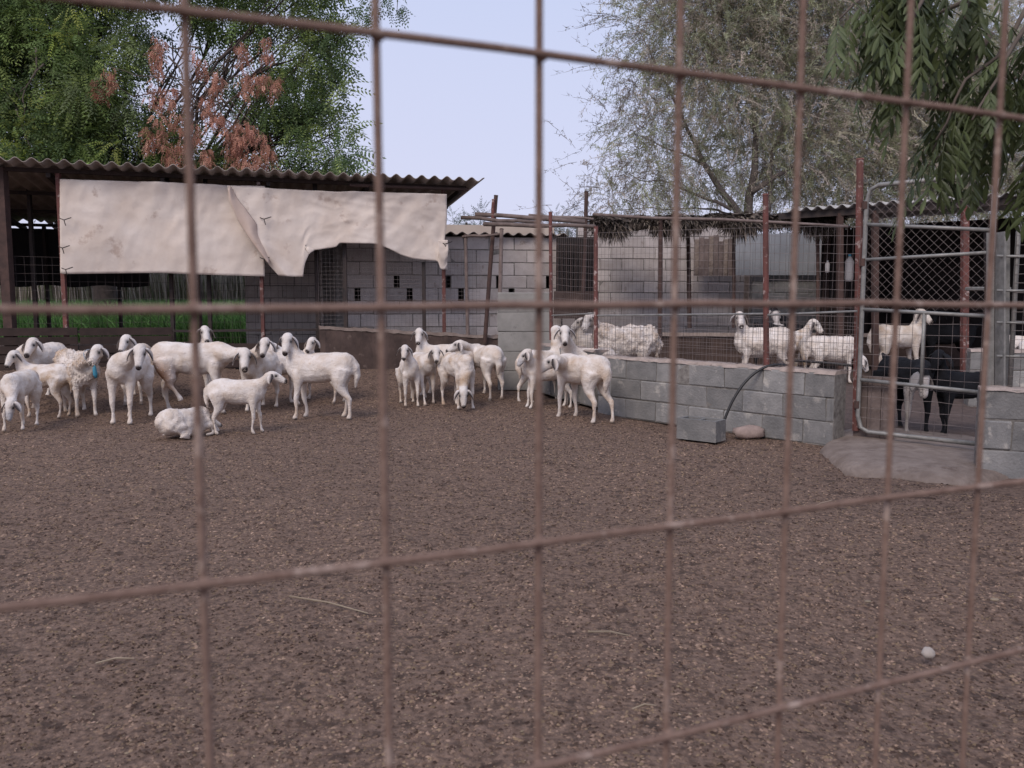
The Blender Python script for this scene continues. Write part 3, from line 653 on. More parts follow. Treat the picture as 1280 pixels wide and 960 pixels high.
# ------------------------------------------------------------------ gate
ga, gb = A(1078, 378, 6.74), A(1236, 378, 6.08)
def gp(s_, z): q = ga.lerp(gb, s_); return Vector((q.x, q.y, z))
t = thing('tubular_gate', 'silver tubular gate with rounded corners and chain-link infill', 'gate', (ga.x, ga.y, .1))
zt, zb = 2.10, .135
fr = []
c = .10
path = [(1.0, zt+.0), (c, zt), (c*.3, zt-.03), (0, zt-.13), (0, 1.1), (0, zb+.13), (c*.3, zb+.03), (c, zb), (1.0, zb)]
mb = MB(); mb.tube([gp(*q) for q in path], .018, 10); part('frame', mb, M['galv'], t, True)
mb = MB(); mb.tube([gp(1.0, zb), gp(1.0, zt)], .02, 10); part('end_tube', mb, M['galv'], t, True)
for (za, zc, r_) in ((1.80, 1.70, .014), (1.52, 1.54, .013), (1.125, 1.08, .014), (.555, .52, .015)):
    mb = MB(); mb.tube([gp(.01, za), gp(.99, zc)], r_, 8); part('rail', mb, M['galv'], t, True)
mb = MB(); mb.tube([gp(.52, .54), gp(.52, 1.10)], .013, 8); part('upright', mb, M['galv'], t, True)
# chain link
def chain(mb, x0, x1, z0, z1, st, w, P, jit=0.004, seed=1):
    r = random.Random(seed); Wd = x1-x0; Hh = z1-z0; Lg = (gb-ga).length
    for sg in (1, -1):
        k = -int(Hh/st)-1
        while k*st < Wd:
            a0 = max(0, -k*st); a1 = min(Hh, Wd-k*st); 
            if a1 > a0:
                pts = []
                m = max(2, int((a1-a0)/.18))
                for i in range(m+1):
                    v = a0+(a1-a0)*i/m; x = k*st+v; x = x if sg > 0 else Wd-x
                    q = P((x0+x)/Lg, z0+v*1.0)+Vector((r.uniform(-jit, jit), r.uniform(-jit, jit), r.uniform(-jit, jit))); pts.append(q)
                mb.tube(pts, w, 3, False)
            k += 1
Lg = (gb-ga).length
mb = MB(); chain(mb, .02, Lg-.02, 1.12, zt-.03, .068, .0014, lambda s_, z: gp(s_, z)+Vector((0, .01, 0))); o = part('chain_link', mb, M['wire'], t); o['kind'] = 'stuff'
mb = MB(); wire_panel(mb, gp(.02, 0)+Vector((0, .03, 0)), gp(.98, 0)+Vector((0, .03, 0)), .16, 1.1, .095, .085, .0035, .006, 8); o = part('lower_mesh', mb, M['wire'], t); o['kind'] = 'stuff'
for z in (.35, 1.5, 1.95):
    mb = MB(); mb.tube([gp(-.01, z-.03), gp(-.01, z+.03)], .027, 8); part('hinge', mb, M['darkpost'], t)
t = thing('timber_panel', 'weathered grey timber panel leaning behind the lower left of gate', 'panel', tuple(gp(.1, .1)))
for i in range(3):
    a = gp(.07+.12*i, .33)+Vector((0, .10, 0)); mb = MB(); mb.box(a, (.105, .02, .50), math.atan2(gb.y-ga.y, gb.x-ga.x)); part('board', mb, M['wood'], t)
# sill
sv = MB(); rings = []
outl = [(1026, 566), (1060, 590), (1110, 596), (1160, 604), (1215, 606), (1262, 600), (1275, 585), (1250, 560), (1215, 551), (1150, 545), (1080, 537), (1045, 545)]
cen = G(1150, 568, lambda x, y: .0)
def sillring(k, z):
    out = []
    for i, (x, y) in enumerate(outl):
        q = G(x, y, lambda a, b: .0); out.append(Vector((cen.x+(q.x-cen.x)*k, cen.y+(q.y-cen.y)*k+(0), z+.012*noise.noise(Vector((i*.7, k*3, 0))))))
    return out
sv.loft([sillring(1.06, -.06), sillring(1.0, .025), sillring(.94, .055), sillring(.8, .075), sillring(.5, .085), sillring(.15, .085)])
solo('cement_sill', sv, M['sill'], 'rough pale cement threshold slab in front of the tubular gate', 'threshold', None, True)
# posts right of the gate
t = thing('steel_post', 'broad galvanised channel post standing on the wall right of gate', 'post', tuple(A(1250, 490, 5.6)))
a, b = A(1250, 489, 5.62), A(1251, 290, 5.62)
beam('web', a, b, .105, M['galv'], t, .012); beam('flange', a+Vector((.052, .03, 0)), b+Vector((.052, .03, 0)), .012, M['galv'], t, .05); beam('flange', a+Vector((-.052, .03, 0)), b+Vector((-.052, .03, 0)), .012, M['galv'], t, .05)
mb = MB(); mb.tube([A(1262, 490, 5.58), A(1273, 290, 5.58), A(1276, 281, 5.58), A(1300, 280, 5.5)], .016, 8); 
t = thing('side_gate', 'second tubular frame fixed beside the broad steel post', 'gate', tuple(A(1270, 488, 5.58)))
part('frame', mb, M['galv'], t, True)
for y in (320, 363, 403, 445):
    mb = MB(); mb.tube([A(1246, y, 5.6), A(1300, y+1, 5.52)], .009, 6); part('rail', mb, M['galv'], t, True)
mb = MB(); a = A(1266, 378, 5.57); b = A(1420, 378, 5.2); wire_panel(mb, a, b, .62, 1.68, .06, .06, .003, .004, 12); part('mesh', mb, M['wire'], t)['kind'] = 'stuff'
t = thing('dark_rail', 'dark flat bar crossing behind the top of gate beside steel post', 'rail', tuple(A(1238, 480, 6.2)))
a, b = A(1240, 560, 6.15), A(1236, 290, 6.15); beam('bar', a, b, .05, M['blackpost'], t)

# ================================================================== RIGHT SHELTERS
# palm-leaf thatch
TH0, TH1 = A(738, 378, 13.2), A(1048, 378, 12.4)
t = thing('palm_thatch_roof', 'shaggy roof of dried palm leaves over the back of the pen', 'thatched roof', (TH0.x, TH0.y, 2.3))
mb = MB(); rings = []
dv = (TH1-TH0); dv.z = 0; dl = dv.length; dn = Vector((-dv.y, dv.x, 0)).normalized()
for i in range(24):
    p = TH0+dv*(i/23); zt_ = 2.44+.03*math.sin(i*1.3); rings.append([Vector((p.x, p.y, zt_-.10)), Vector((p.x, p.y, zt_)), Vector((p.x, p.y, zt_+.05))+dn*1.1, Vector((p.x, p.y, zt_-.04))+dn*1.1])
mb.loft(rings); part('leaf_bed', mb, M['board'], t)
r = np.random.default_rng(4); n = 11000
s_ = r.random(n); d_ = np.abs(r.normal(0, .25, n)); d_ = np.where(r.random(n) < .55, d_*.15, d_)
P = np.stack([TH0.x+dv.x*s_+dn.x*d_, TH0.y+dv.y*s_+dn.y*d_-.03, 2.46+r.uniform(-.05, .05, n)+.02*np.sin(s_*40)], 1)
ln = r.uniform(.08, .30, n)*(1+.35*np.sin(s_*23)); w = r.uniform(.008, .018, n); yaw = r.normal(-1.57, .9, n); drop = r.uniform(-.2, 1.35, n)
D = np.stack([np.cos(yaw)*np.cos(drop), np.sin(yaw)*np.cos(drop), -np.sin(drop)], 1); S_ = np.stack([-np.sin(yaw), np.cos(yaw), np.zeros(n)], 1)
V = np.stack([P-S_*w[:, None], P+S_*w[:, None], P+D*ln[:, None]*.6+S_*w[:, None]*.8-[0, 0, .01], P+D*ln[:, None]*1.0-np.array([0, 0, .05])*ln[:, None]*3], 1).reshape(-1, 3)
Fc = (np.arange(n)[:, None]*4+np.array([0, 1, 2, 3])); cc = np.array([(.15, .12, .10), (.09, .07, .058), (.24, .20, .165), (.05, .04, .034)])[r.integers(0, 4, n)]
o = link('leaf_fringe', fast_mesh('leaf_fringe', V-np.array([TH0.x, TH0.y, 2.3]), Fc, np.repeat(cc, 4, 0)), M['thatch'], t); o['kind'] = 'stuff'
# steel sheets and brown panels at the back
t = thing('steel_sheet_screen', 'row of plain grey steel sheets above the block wall under thatch', 'metal screen', tuple(A(969, 343, 14.7)))
for i, (xa, xb, yt, yb) in enumerate([(918, 973, 292, 344), (974, 1032, 291, 344)]):
    a, b = A(xa, yt, 14.7), A(xb, yb, 14.7); mb = MB(); mb.box(((a.x+b.x)/2, 14.7+.01*i, (a.z+b.z)/2), (abs(b.x-a.x), .012, abs(a.z-b.z))); part('sheet', mb, M['sheet'], t)
    for k in range(1, 5):
        mb = MB(); x = a.x+(b.x-a.x)*k/5; mb.tube([(x, 14.69+.01*i, b.z), (x, 14.69+.01*i, a.z)], .012, 5); part('rib', mb, M['sheet'], t)
t = thing('board_screen', 'brown upright boards filling the gap left of the steel sheets', 'board screen', tuple(A(890, 343, 14.8)))
for i in range(8):
    xa = 868+6*i; a, b = A(xa, 298+random.uniform(-4, 4), 14.8), A(xa+5.4, 345, 14.8); mb = MB(); mb.box(((a.x+b.x)/2, 14.8, (a.z+b.z)/2), (abs(b.x-a.x), .02, abs(a.z-b.z))); part('board', mb, M['wood'] if i % 3 else M['sill'], t)
# tin-roofed shelter
TR0, TR1 = A(975, 378, 12.2), A(1420, 378, 9.6); TR0.z = TR1.z = 0
tv = TR1-TR0; tang = math.atan2(tv.y, tv.x)
t = thing('tin_shelter', 'dark shelter under a white-edged tin roof behind the gate', 'shelter', (TR0.x, TR0.y, .1))
k = 0; u = 0; TL = tv.length; td = tv.normalized(); tn = Vector((-td.y, td.x, 0))
while u < TL:
    p = TR0+td*u; corrugated('roof_sheet', p, tang, 1.0, 4.2, 2.51+.004*(k % 2), 2.72, M['tin'], t, wl=.165, amp=.026, phase=u, nseg=2); u += .97; k += 1
beam('eave_beam', TR0+Vector((0, .15, 2.43)), TR1+Vector((0, .15, 2.43)), .06, M['blackpost'], t, .09)
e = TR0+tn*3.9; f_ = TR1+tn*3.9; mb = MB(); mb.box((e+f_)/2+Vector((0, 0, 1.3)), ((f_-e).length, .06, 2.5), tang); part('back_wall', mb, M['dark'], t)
e2 = TR0+td*.25
for i in range(16):          # upright boards of the left side
    q = TR0+td*.15+tn*(1.5+.17*i); mb = MB(); mb.box((q.x, q.y, 1.3+random.uniform(-.03, .03)), (.16, .025, 2.2), tang+math.pi/2); part('board', mb, M['board'], t)
for i in range(9):           # dark upright boards facing the yard at the left end
    q = A(1027+6*i, 378, 13.3); mb = MB(); mb.box((q.x, q.y, 1.33+random.uniform(-.03, .03)), (.062, .02, 2.1)); part('board', mb, M['board'] if i % 2 else M['dark'], t)
for px in (1050, 1094, 1206, 1292):
    Yp = onplane(px, 378, TR0, TR1, -.15).y; a, b = A(px, 470, Yp), A(px, 262, Yp); b.z = 2.42; a.z = .1
    beam('post', a, b, .075, M['darkpost'] if px != 1206 else M['redpost'], t)
beam('cross_rail', A(1208, 361, 10.6), A(1262, 361, 9.9), .025, M['galv'], t, n=6)
t = thing('plastic_jug', 'white plastic container hanging on the boards under the tin roof', 'container', tuple(A(1061, 350, 12.4)))
mb = MB(); q = A(1061, 352, 12.4); mb.tube([q, q+Vector((0, 0, .04)), q+Vector((0, 0, .30)), q+Vector((0, 0, .34)), q+Vector((0, 0, .37))], [.05, .062, .062, .035, .02], 10); part('bottle', mb, M['plaswhite'], t, True)
mb = MB(); mb.tube([q+Vector((0, 0, .37)), q+Vector((0, 0, .40))], .022, 8); part('lid', mb, M['bluetag'], t)
t = thing('plastic_jug', 'small white bottle hanging left of the bigger hanging container', 'container', tuple(A(1034, 342, 12.4)))
mb = MB(); q = A(1034, 341, 12.4); mb.tube([q, q+Vector((0, 0, .03)), q+Vector((0, 0, .13)), q+Vector((0, 0, .16))], [.028, .034, .034, .014], 8); part('bottle', mb, M['plaswhite'], t, True)
mb = MB(); mb.tube([q+Vector((0, 0, .16)), q+Vector((0, 0, .18))], .016, 8); part('lid', mb, M['sheet'], t)
# soiled trough across the pen
t = thing('pen_trough', 'long dung-brown trough wall with pale rim crossing the back of pen', 'trough', tuple(A(930, 440, 14.2)))
a, b = A(790, 378, 13.9), A(1200, 378, 13.3); mb = MB(); mb.box(((a.x+b.x)/2, (a.y+b.y)/2, .40), ((b-a).length, .3, .46), math.atan2(b.y-a.y, b.x-a.x)); part('body', mb, M['mudwall'], t)
mb = MB(); mb.box(((a.x+b.x)/2, (a.y+b.y)/2-.02, .655), ((b-a).length+.02, .34, .05), math.atan2(b.y-a.y, b.x-a.x)); part('rim', mb, M['coping'], t)

# ================================================================== NEAR WIRE MESH the photo is taken through
fang = math.atan2(.389, .921); fd = Vector((math.cos(fang), math.sin(fang), 0)); fn = Vector((fd.y, -fd.x, 0))
t = thing('welded_mesh_fence', 'near rusty welded wire mesh fence the yard is seen through', 'wire fence', (-1.8*fd.x, .51-1.8*fd.y, 0))
r = random.Random(4)
def fp(s_, z, o=0.): return Vector((0, .51, 0))+fd*s_+fn*o+Vector((0, 0, z))
for i in range(-20, 24):
    s_ = .019+.1*i-(.012 if i == -3 else 0); mb = MB(); j = r.uniform(-.0015, .0015)
    mb.tube([fp(s_+j*math.sin(z*5), z, -.0023) for z in np.linspace(.0, 2.08, 27)], .0024, 8); part('wire', mb, M['rust'], t, True)
for k in range(-7, 8):
    z = H-.002+.149*k; 
    if z < .02: continue
    mb = MB(); mb.tube([fp(s_, z+.0012*math.sin(s_*7+k)+r.uniform(-.0006, .0006), .0024) for s_ in np.linspace(-2.0, 2.35, 60)], .0025, 8); part('wire', mb, M['rust'], t, True)
wb = MB()
for i in range(-20, 24):
    for k in range(-7, 8):
        z = H-.002+.149*k
        if z < .02: continue
        q = fp(.019+.1*i, z, 0); wb.tube([q+fd*-.0035, q, q+fd*.0035], [.0018, .0034, .0018], 6)
part('weld_beads', wb, M['rust'], t, True)['kind'] = 'stuff'
for s_ in (-2.02, 2.37):
    mb = MB(); q = fp(s_, 0, -.02); mb.tube([q, q+Vector((0, 0, 2.2))], .03, 12); part('end_post', mb, M['redpost'], t, True)
# ================================================================== SHEEP
def ring_ell(c, ax, ay, az_, hw, hh, n=14):
    return [c+ay*(math.cos(2*math.pi*k/n)*hw)+az_*(math.sin(2*math.pi*k/n)*hh) for k in range(n)]
def remeshed(mb, voxel, it=5, fac=.55):
    me = mb.mesh('tmp'); o = bpy.data.objects.new('tmp', me); COL.objects.link(o)
    m = o.modifiers.new('r', 'REMESH'); m.mode = 'VOXEL'; m.voxel_size = voxel; m.use_smooth_shade = True
    s = o.modifiers.new('s', 'SMOOTH'); s.factor = fac; s.iterations = it
    bpy.context.view_layer.update(); dg = bpy.context.evaluated_depsgraph_get()
    out = bpy.data.meshes.new_from_object(o.evaluated_get(dg)); bpy.data.objects.remove(o); bpy.data.meshes.remove(me)
    out.polygons.foreach_set('use_smooth', [True]*len(out.polygons)); return out
def noise_arr(P, sd): return np.array([noise.noise(Vector((a*7+sd, b*7, c*7))) for a, b, c in P.tolist()])
X_, Y_, Z_ = Vector((1, 0, 0)), Vector((0, 1, 0)), Vector((0, 0, 1))
def sheep(label, px, py, heading, head, face=-90, pitch=-42, size=.95, shag=0, dirt=.35, lying=False, feet=None, group='white sheep in the yard', gf=zg, goat=False, seed=0, tagc=None, stain=False, depth=None, belly=1., hdy=0., cat='sheep', nose='dark'):
    """px,py: ground point under the body in the photo; heading/face: 0 right, 90 away, -90 to the camera; head: photo point of the head centre"""
    r = random.Random(seed+hash_(label))
    if depth: base = A(px, 378, depth); base.z = float(gf(base.x, base.y))
    else: base = G(px, py, gf)
    hr = R(heading); ch, sh = math.cos(hr), math.sin(hr); s = size
    def tol(v): v = (v-base)/s; return Vector((v.x*ch+v.y*sh, -v.x*sh+v.y*ch, v.z))
    mb = MB(); dz = -.30 if lying else 0
    # trunk
    prof = [(-.43, .565, .055, .06), (-.405, .56, .10, .11), (-.34, .565, .145, .145), (-.22, .56, .160, .155), (-.06, .535, .170, .168), (.10, .53, .160, .168), (.22, .54, .140, .165), (.31, .55, .115, .150), (.38, .565, .085, .115), (.415, .58, .05, .07)]
    prof = [(a*.85, b, c*.92, d*.93) for a, b, c, d in prof]
    if shag > .3: prof = [(a, b-.03, c*1.10, d*1.22) for a, b, c, d in prof]
    if goat: prof = [(a, b, c*.88, d*.9) for a, b, c, d in prof]
    mb.loft([ring_ell(Vector((x, 0, z+dz)), X_, Y_, Z_, hw*belly*(1.15 if lying else 1), hh) for x, z, hw, hh in prof])
    # neck and head
    if head is not None:
        yb = base.y+sh*(.36*s)+hdy-.06*s; Hc = tol(A(head[0], head[1], yb))
    else: Hc = Vector((.50, .18, .14))
    root = Vector((.225, 0, .585+dz)); v = Hc-root; Lm = .56
    if v.length > Lm: Hc = root+v*(Lm/v.length)
    if v.length < .26: Hc = root+v*(.26/max(v.length, .01))
    fa = R(face-heading); pt = R(pitch); D = Vector((math.cos(fa)*math.cos(pt), math.sin(fa)*math.cos(pt), math.sin(pt)))
    side = Z_.cross(D).normalized(); up = D.cross(side).normalized()
    poll = Hc-D*.055-up*.005
    chest = Vector((.285, 0, .56+dz)); mid = root.lerp(poll, .5)+(chest-root)*.35+Vector((0, 0, -.01))
    nk = 1.0 if not goat else .85
    pts = []
    for i in range(7):
        q = i/6; pts.append(root*(1-q)**2+mid*2*q*(1-q)+poll*q*q)
    pts_n = list(pts)
    rr = [.118, .108, .090, .073, .063, .057, .052]
    mb.tube(pts, [a*nk for a in rr], 12, True, True)
    # skull and roman-nosed muzzle
    hd = [(-.085, .0, .036, .040), (-.055, .008, .055, .058), (-.01, .010, .061, .063), (.035, .006, .056, .060), (.075, .002, .045, .052), (.115, -.004, .037, .044), (.150, -.010, .033, .037), (.172, -.014, .028, .030), (.184, -.016, .016, .018)]
    mb.loft([ring_ell(Hc+D*a+up*b, D, side, up, w, h) for a, b, w, h in hd])
    # legs
    ft = feet or [(r.uniform(-.05, .05), 0), (r.uniform(-.05, .05), 0), (r.uniform(-.06, .06), 0), (r.uniform(-.06, .06), 0)]
    def gz(x, y):
        wx = base.x+(x*ch-y*sh)*s; wy = base.y+(x*sh+y*ch)*s; return (float(gf(wx, wy))-base.z)/s
    if not lying:
        for (sx, sy), (dx, dzf) in zip(((1, 1), (1, -1), (-1, 1), (-1, -1)), ft):
            if sx > 0:
                y = .085*sy; ch_ = [(.205, y*.75, .50, .076), (.205+dx*.1, y, .40, .050), (.21+dx*.35+(.05 if dzf > 0 else 0), y, .305, .034), (.222+dx*.6+(.06 if dzf > 0 else 0), y, .215+dzf*.6, .030), (.212+dx*.85, y, .13+dzf*.8, .0195), (.212+dx*.98, y, .065+dzf, .022), (.228+dx, y, .03+dzf, .029), (.232+dx, y, .006+dzf, .033)]
            else:
                y = .095*sy; ch_ = [(-.235, y*.7, .52, .120), (-.22, y, .42, .084), (-.218+dx*.2, y, .335, .056), (-.262+dx*.4, y, .265+dzf*.3, .037), (-.292+dx*.6, y, .222+dzf*.5, .033), (-.284+dx*.8, y, .14+dzf*.8, .020), (-.278+dx*.95, y, .065+dzf, .022), (-.264+dx, y, .03+dzf, .029), (-.258+dx, y, .006+dzf, .033)]
            g0 = gz(ch_[-1][0], ch_[-1][1]); fsc = .86 if not goat else .82
            P = [Vector((a, b, c+g0*max(0, 1-c/.4))) for a, b, c, d in ch_]
            mb.tube(P, [d*(1 if i < 3 else fsc+.1) for i, (a, b, c, d) in enumerate(ch_)], 8, True)
    else:
        for sx, sy in ((1, 1), (1, -1), (-1, 1), (-1, -1)):
            y = .13*sy
            if sx > 0: P = [(.24, y*.7, .22), (.33, y, .12), (.40, y*1.1, .06), (.30, y*1.2, .03), (.22, y*1.2, .025)]; q = [.08, .055, .035, .026, .028]
            else: P = [(-.25, y*.7, .22), (-.16, y*1.2, .16), (-.06, y*1.45, .09), (-.20, y*1.5, .035), (-.08, y*1.5, .025)]; q = [.11, .09, .05, .03, .027]
            mb.tube(P, q, 8, True, True)
    # fat tail of the breed / short goat tail
    if not goat: mb.tube([(-.32, 0, .62+dz), (-.378, r.uniform(-.01, .01), .55+dz), (-.392, 0, .45+dz*.8), (-.375, r.uniform(-.02, .02), .39+dz*.6), (-.368, 0, .33+dz*.55)], [.045, .040, .032, .022, .012], 10, True, True, (1.0, 1.5))
    else: mb.tube([(-.32, 0, .62), (-.38, 0, .66), (-.43, 0, .69)], [.04, .03, .015], 8, True, True)
    me = remeshed(mb, .0135/ (s if s < 1 else 1))
    nv = len(me.vertices); co = np.empty(nv*3, np.float32); me.vertices.foreach_get('co', co); co = co.reshape(-1, 3)
    no = np.empty(nv*3, np.float32); me.vertices.foreach_get('normal', no); no = no.reshape(-1, 3)
    sd = r.uniform(0, 50)
    nA = np.array([noise.noise(Vector((a*7+sd, b*7, c*7))) for a, b, c in co.tolist()]); nB = np.array([noise.noise(Vector((a*19, b*19+sd, c*19))) for a, b, c in co.tolist()])
    z = co[:, 2]; Hn = np.array(Hc); Dn = np.array(D); rel = co-Hn; ax = rel@Dn; dist = np.linalg.norm(rel-np.outer(ax, Dn), axis=1)
    headm = ((ax > -.09) & (dist < .072)).astype(float); headm = np.where(np.linalg.norm(rel, axis=1) < .22, headm, 0)
    trunk = smooth((z-(.36 if not lying else .05))/.12)*(1-headm)
    amp = .008+.026*shag
    co2 = co+no*((nA*amp*1.4+nB*amp*.7)*(.12+.88*trunk))[:, None]
    me.vertices.foreach_set('co', co2.astype(np.float32).ravel())
    if goat: c0 = np.array([.015, .015, .018]); c = np.tile(c0, (nv, 1))*(1+.6*nA[:, None])
    else:
        c = np.tile(np.array([.75, .69, .65]), (nv, 1)); dd = np.clip(.9*dirt*(.30+2.2*nA+1.3*nB+.35*(1-smooth((z-.1)/.45))+.4*smooth((-.2-co[:, 0])/.2)), 0, .85)
        c = c*(1-dd[:, None])+np.array([.50, .37, .265])*dd[:, None]
        c = np.where(headm[:, None] > .5, np.array([.72, .67, .64]), c)
        if stain:
            w = np.exp(-((co[:, 0]+.27)/.11)**2-((z-.36)/.14)**2)*.9; c = c*(1-w[:, None])+np.array([.36, .17, .085])*w[:, None]
    # dark eye rings, nose, hooves
    for sg in (1, -1):
        e = Hn+Dn*.034+np.array(side)*.046*sg+np.array(up)*.030; d = np.linalg.norm(co-e, axis=1); w = np.exp(-(d/.026)**2)*(0 if goat else .95)
        c = c*(1-w[:, None])+np.array([.05, .04, .045])*w[:, None]
    if nose == 'dark' and not goat:
        w = smooth((ax-.142+.012*nB)/.022)*headm*(dist < .05)*(ax < .21); c = c*(1-w[:, None])+np.array([.045, .035, .035])*w[:, None]
    elif nose == 'grey' and not goat:
        w = smooth((ax-.06)/.05)*headm*.6*(dist < .062)*(ax < .21); c = c*(1-w[:, None])+np.array([.33, .35, .40])*w[:, None]
    if goat == 'whiteface':
        w = smooth((ax-.0)/.02)*headm; c = c*(1-w[:, None])+np.array([.62, .56, .53])*w[:, None]
        w = np.exp(-((co[:, 0]-.24)/.09)**2)*(z < .46)*.95*(co[:, 1] < 0); c = c*(1-w[:, None])+np.array([.5, .45, .42])*w[:, None]
    gz_ = smooth((.036-z)/.012)*(0 if lying else 1); c = c*(1-gz_[:, None]*.65)+np.array([.12, .09, .08])*(gz_*.65)[:, None]
    t = thing('goat' if goat else 'sheep', label, cat, base, hr, group); t.scale = (s, s, s)
    paint(me, c.astype(np.float32)); link('body', me, M['goathair' if goat else 'wool'], t)
    # short coat tufts that roughen the outline
    if True:
        rt = np.random.default_rng(int(sd*1000)); me.update(); fc = np.empty(len(me.polygons)*3, np.float32); me.polygons.foreach_get('center', fc); fc = fc.reshape(-1, 3); fnn = np.empty_like(fc).ravel(); me.polygons.foreach_get('normal', fnn); fnn = fnn.reshape(-1, 3)
        okf = np.where((fc[:, 2] > (.30 if not lying else .06)) & (np.linalg.norm(fc-Hn, axis=1) > .12))[0]; nt2 = 3000 if shag < .5 else 7000; ii = rt.choice(okf, nt2); P = fc[ii]; Nn = fnn[ii]
        Tg = np.cross(Nn, rt.normal(size=(nt2, 3))); Tg[:, 2] -= .6; Tg -= Nn*np.sum(Tg*Nn, 1)[:, None]; Tg /= np.linalg.norm(Tg, axis=1)[:, None]+1e-6; Sd = np.cross(Nn, Tg)
        ln = (.011+.011*shag)*rt.uniform(.6, 1.5, (nt2, 1)); w = ln*.34; P = P-Nn*.002; tip = P+Tg*ln+Nn*ln*rt.uniform(.05, .5, (nt2, 1))
        V = np.stack([P-Sd*w, P+Sd*w, tip], 1).reshape(-1, 3); vi = np.empty(len(me.loops), np.int32)
        tone = np.array([.75, .69, .65]) if not goat else c0*1.3
        gd = np.clip(nA[np.minimum(ii, nv-1)]*0+rt.normal(0, .09, nt2), -.3, .2); tc_ = np.tile(tone, (nt2, 1))*(1+gd[:, None]); lowd = .75*dirt*np.clip(.25+noise_arr(P, sd)*1.6, 0, 1)[:, None]*.8; tc_ = tc_*(1-lowd)+np.array([.50, .37, .265])*lowd if not goat else tc_
        o = link('fleece', fast_mesh('fleece', V, np.arange(nt2*3).reshape(-1, 3), np.repeat(tc_, 3, 0)), M['goathair' if goat else 'wool'], t); o['kind'] = 'stuff'
    # ears
    for sg in (1, -1):
        n_ = 7; b0 = Hc-D*.028+side*(.050*sg)+up*.030; out = []; drop = r.uniform(.7, 1.1)
        down = Vector((0, 0, -1)); L_ = (.165 if not goat else .21); prev = b0; dirn = (side*sg*.95+down*.35-D*.15).normalized(); rings = []
        for i in range(n_):
            q = i/(n_-1); w = .034*math.sin(math.pi*min(1, q*.80+.16))+.004
            wd = (D*.85+up*.35); wd = (wd-dirn*wd.dot(dirn)).normalized(); tn_ = dirn.cross(wd).normalized()
            rings.append([prev+wd*w, prev+wd*w*.5+tn_*.009*sg, prev-wd*w*.5+tn_*.008*sg, prev-wd*w, prev-wd*w*.5-tn_*.002*sg, prev+wd*w*.5-tn_*.002*sg])
            dirn = (dirn+down*(.42*drop)).normalized(); prev = prev+dirn*(L_/n_)
        e = MB(); e.loft(rings); em = e.mesh('ear', smooth_=True)
        cc = np.tile(np.array([.70, .64, .61]) if not goat else np.array([.02, .02, .022]), (len(em.vertices), 1))
        if not goat:
            for i in range(n_):
                for k in (0, 5): cc[i*6+k] = (.06, .052, .056) if i < 6 else cc[i*6+k]
        if goat == 'whiteface': cc[:] = (.35, .32, .31)
        paint(em, cc.astype(np.float32)); link('ear', em, M['goathair' if goat else 'wool'], t)
        e = MB(); c_ = Hc+D*.034+side*(.047*sg)+up*.026; e.tube([c_-side*.012*sg, c_-side*.006*sg, c_+side*.004*sg, c_+side*.009*sg], [.006, .013, .012, .005], 8); link('eye', e.mesh('eye', smooth_=True), M['eye'], t)
    if tagc:
        e = MB(); q = pts_n[3]; nd = (pts_n[4]-pts_n[2]).normalized(); e1 = nd.cross(Y_).normalized(); e2 = nd.cross(e1); cs = [q+(e1*math.cos(a)+e2*math.sin(a))*.086 for a in np.linspace(0, 6.283, 17)]
        e.tube(cs, .007, 6, False); link('collar', e.mesh('collar', smooth_=True), M['sheet'], t)
        low = min(cs, key=lambda v_: v_.z-v_.x*.8)+Vector((.012, 0, 0)); e = MB(); e.tube([low, low+Vector((.012, 0, -.04)), low+Vector((.016, .006, -.11)), low+Vector((.015, .01, -.15))], [.006, .018, .024, .012], 8, True, False, (1, 1)); link('tag_ribbon', e.mesh('tag_ribbon', smooth_=True), M['bluetag'], t)
    return t
Sh = sheep
# left group
Sh('small lamb at the far left with its head hanging to the ground', 27, 536, -80, (14, 507), face=-95, pitch=-68, size=.78, nose='grey', dirt=.3, seed=1)
Sh('yellowish lamb second from the left, face turned to the camera', 58, 522, 172, (28, 458), face=-100, size=.80, dirt=.6, seed=2)
Sh('sheep behind the yellowish lamb with only head and neck showing', 54, 504, -98, (40, 431), face=-92, size=.94, dirt=.15, seed=3)
Sh('shaggy sheep wearing a collar with a blue tag on its chest', 101, 519, -48, (121, 440), face=-92, size=.96, shag=1, dirt=.55, seed=4, tagc=True)
Sh('sheep far back whose head peeps out above the frontal ewe', 172, 502, -80, (157, 427), face=-95, size=.92, seed=5)
Sh('big frontal ewe with dark nose standing right of the blue-tagged sheep', 163, 527, -84, (175, 441), face=-78, size=1.0, pitch=-52, dirt=.22, seed=6, feet=[(.04, 0), (.0, 0), (-.06, 0), (.0, 0)])
Sh('large sheep with brown-stained hind leg raised, body pointing right', 243, 517, 10, (306, 446), face=-75, size=1.10, dirt=.3, seed=7, stain=True, feet=[(0, 0), (.05, 0), (.02, 0), (.16, .13)], belly=.95, hdy=-.15)
Sh('sheep behind the large stained one with only head and rump showing', 236, 500, 15, (257, 426), face=-60, size=.92, seed=8)
Sh('resting lamb curled on the ground behind the upright lamb', 232, 547, 55, None, size=.66, lying=True, face=20, pitch=-20, shag=.4, dirt=.2, seed=9)
Sh('lamb in profile looking right, standing in front of the left flock', 299, 543, 3, (342, 471), face=2, pitch=-18, size=.72, dirt=.2, seed=10, feet=[(.04, 0), (-.03, 0), (-.10, 0), (.02, 0)])
Sh('sheep with head held high left of the tallest head', 326, 513, -98, (331, 431), face=-88, size=.93, pitch=-42, seed=11)
Sh('white sheep turned away between two raised heads', 345, 507, 20, (362, 445), face=20, size=.92, pitch=-30, dirt=.15, seed=12)
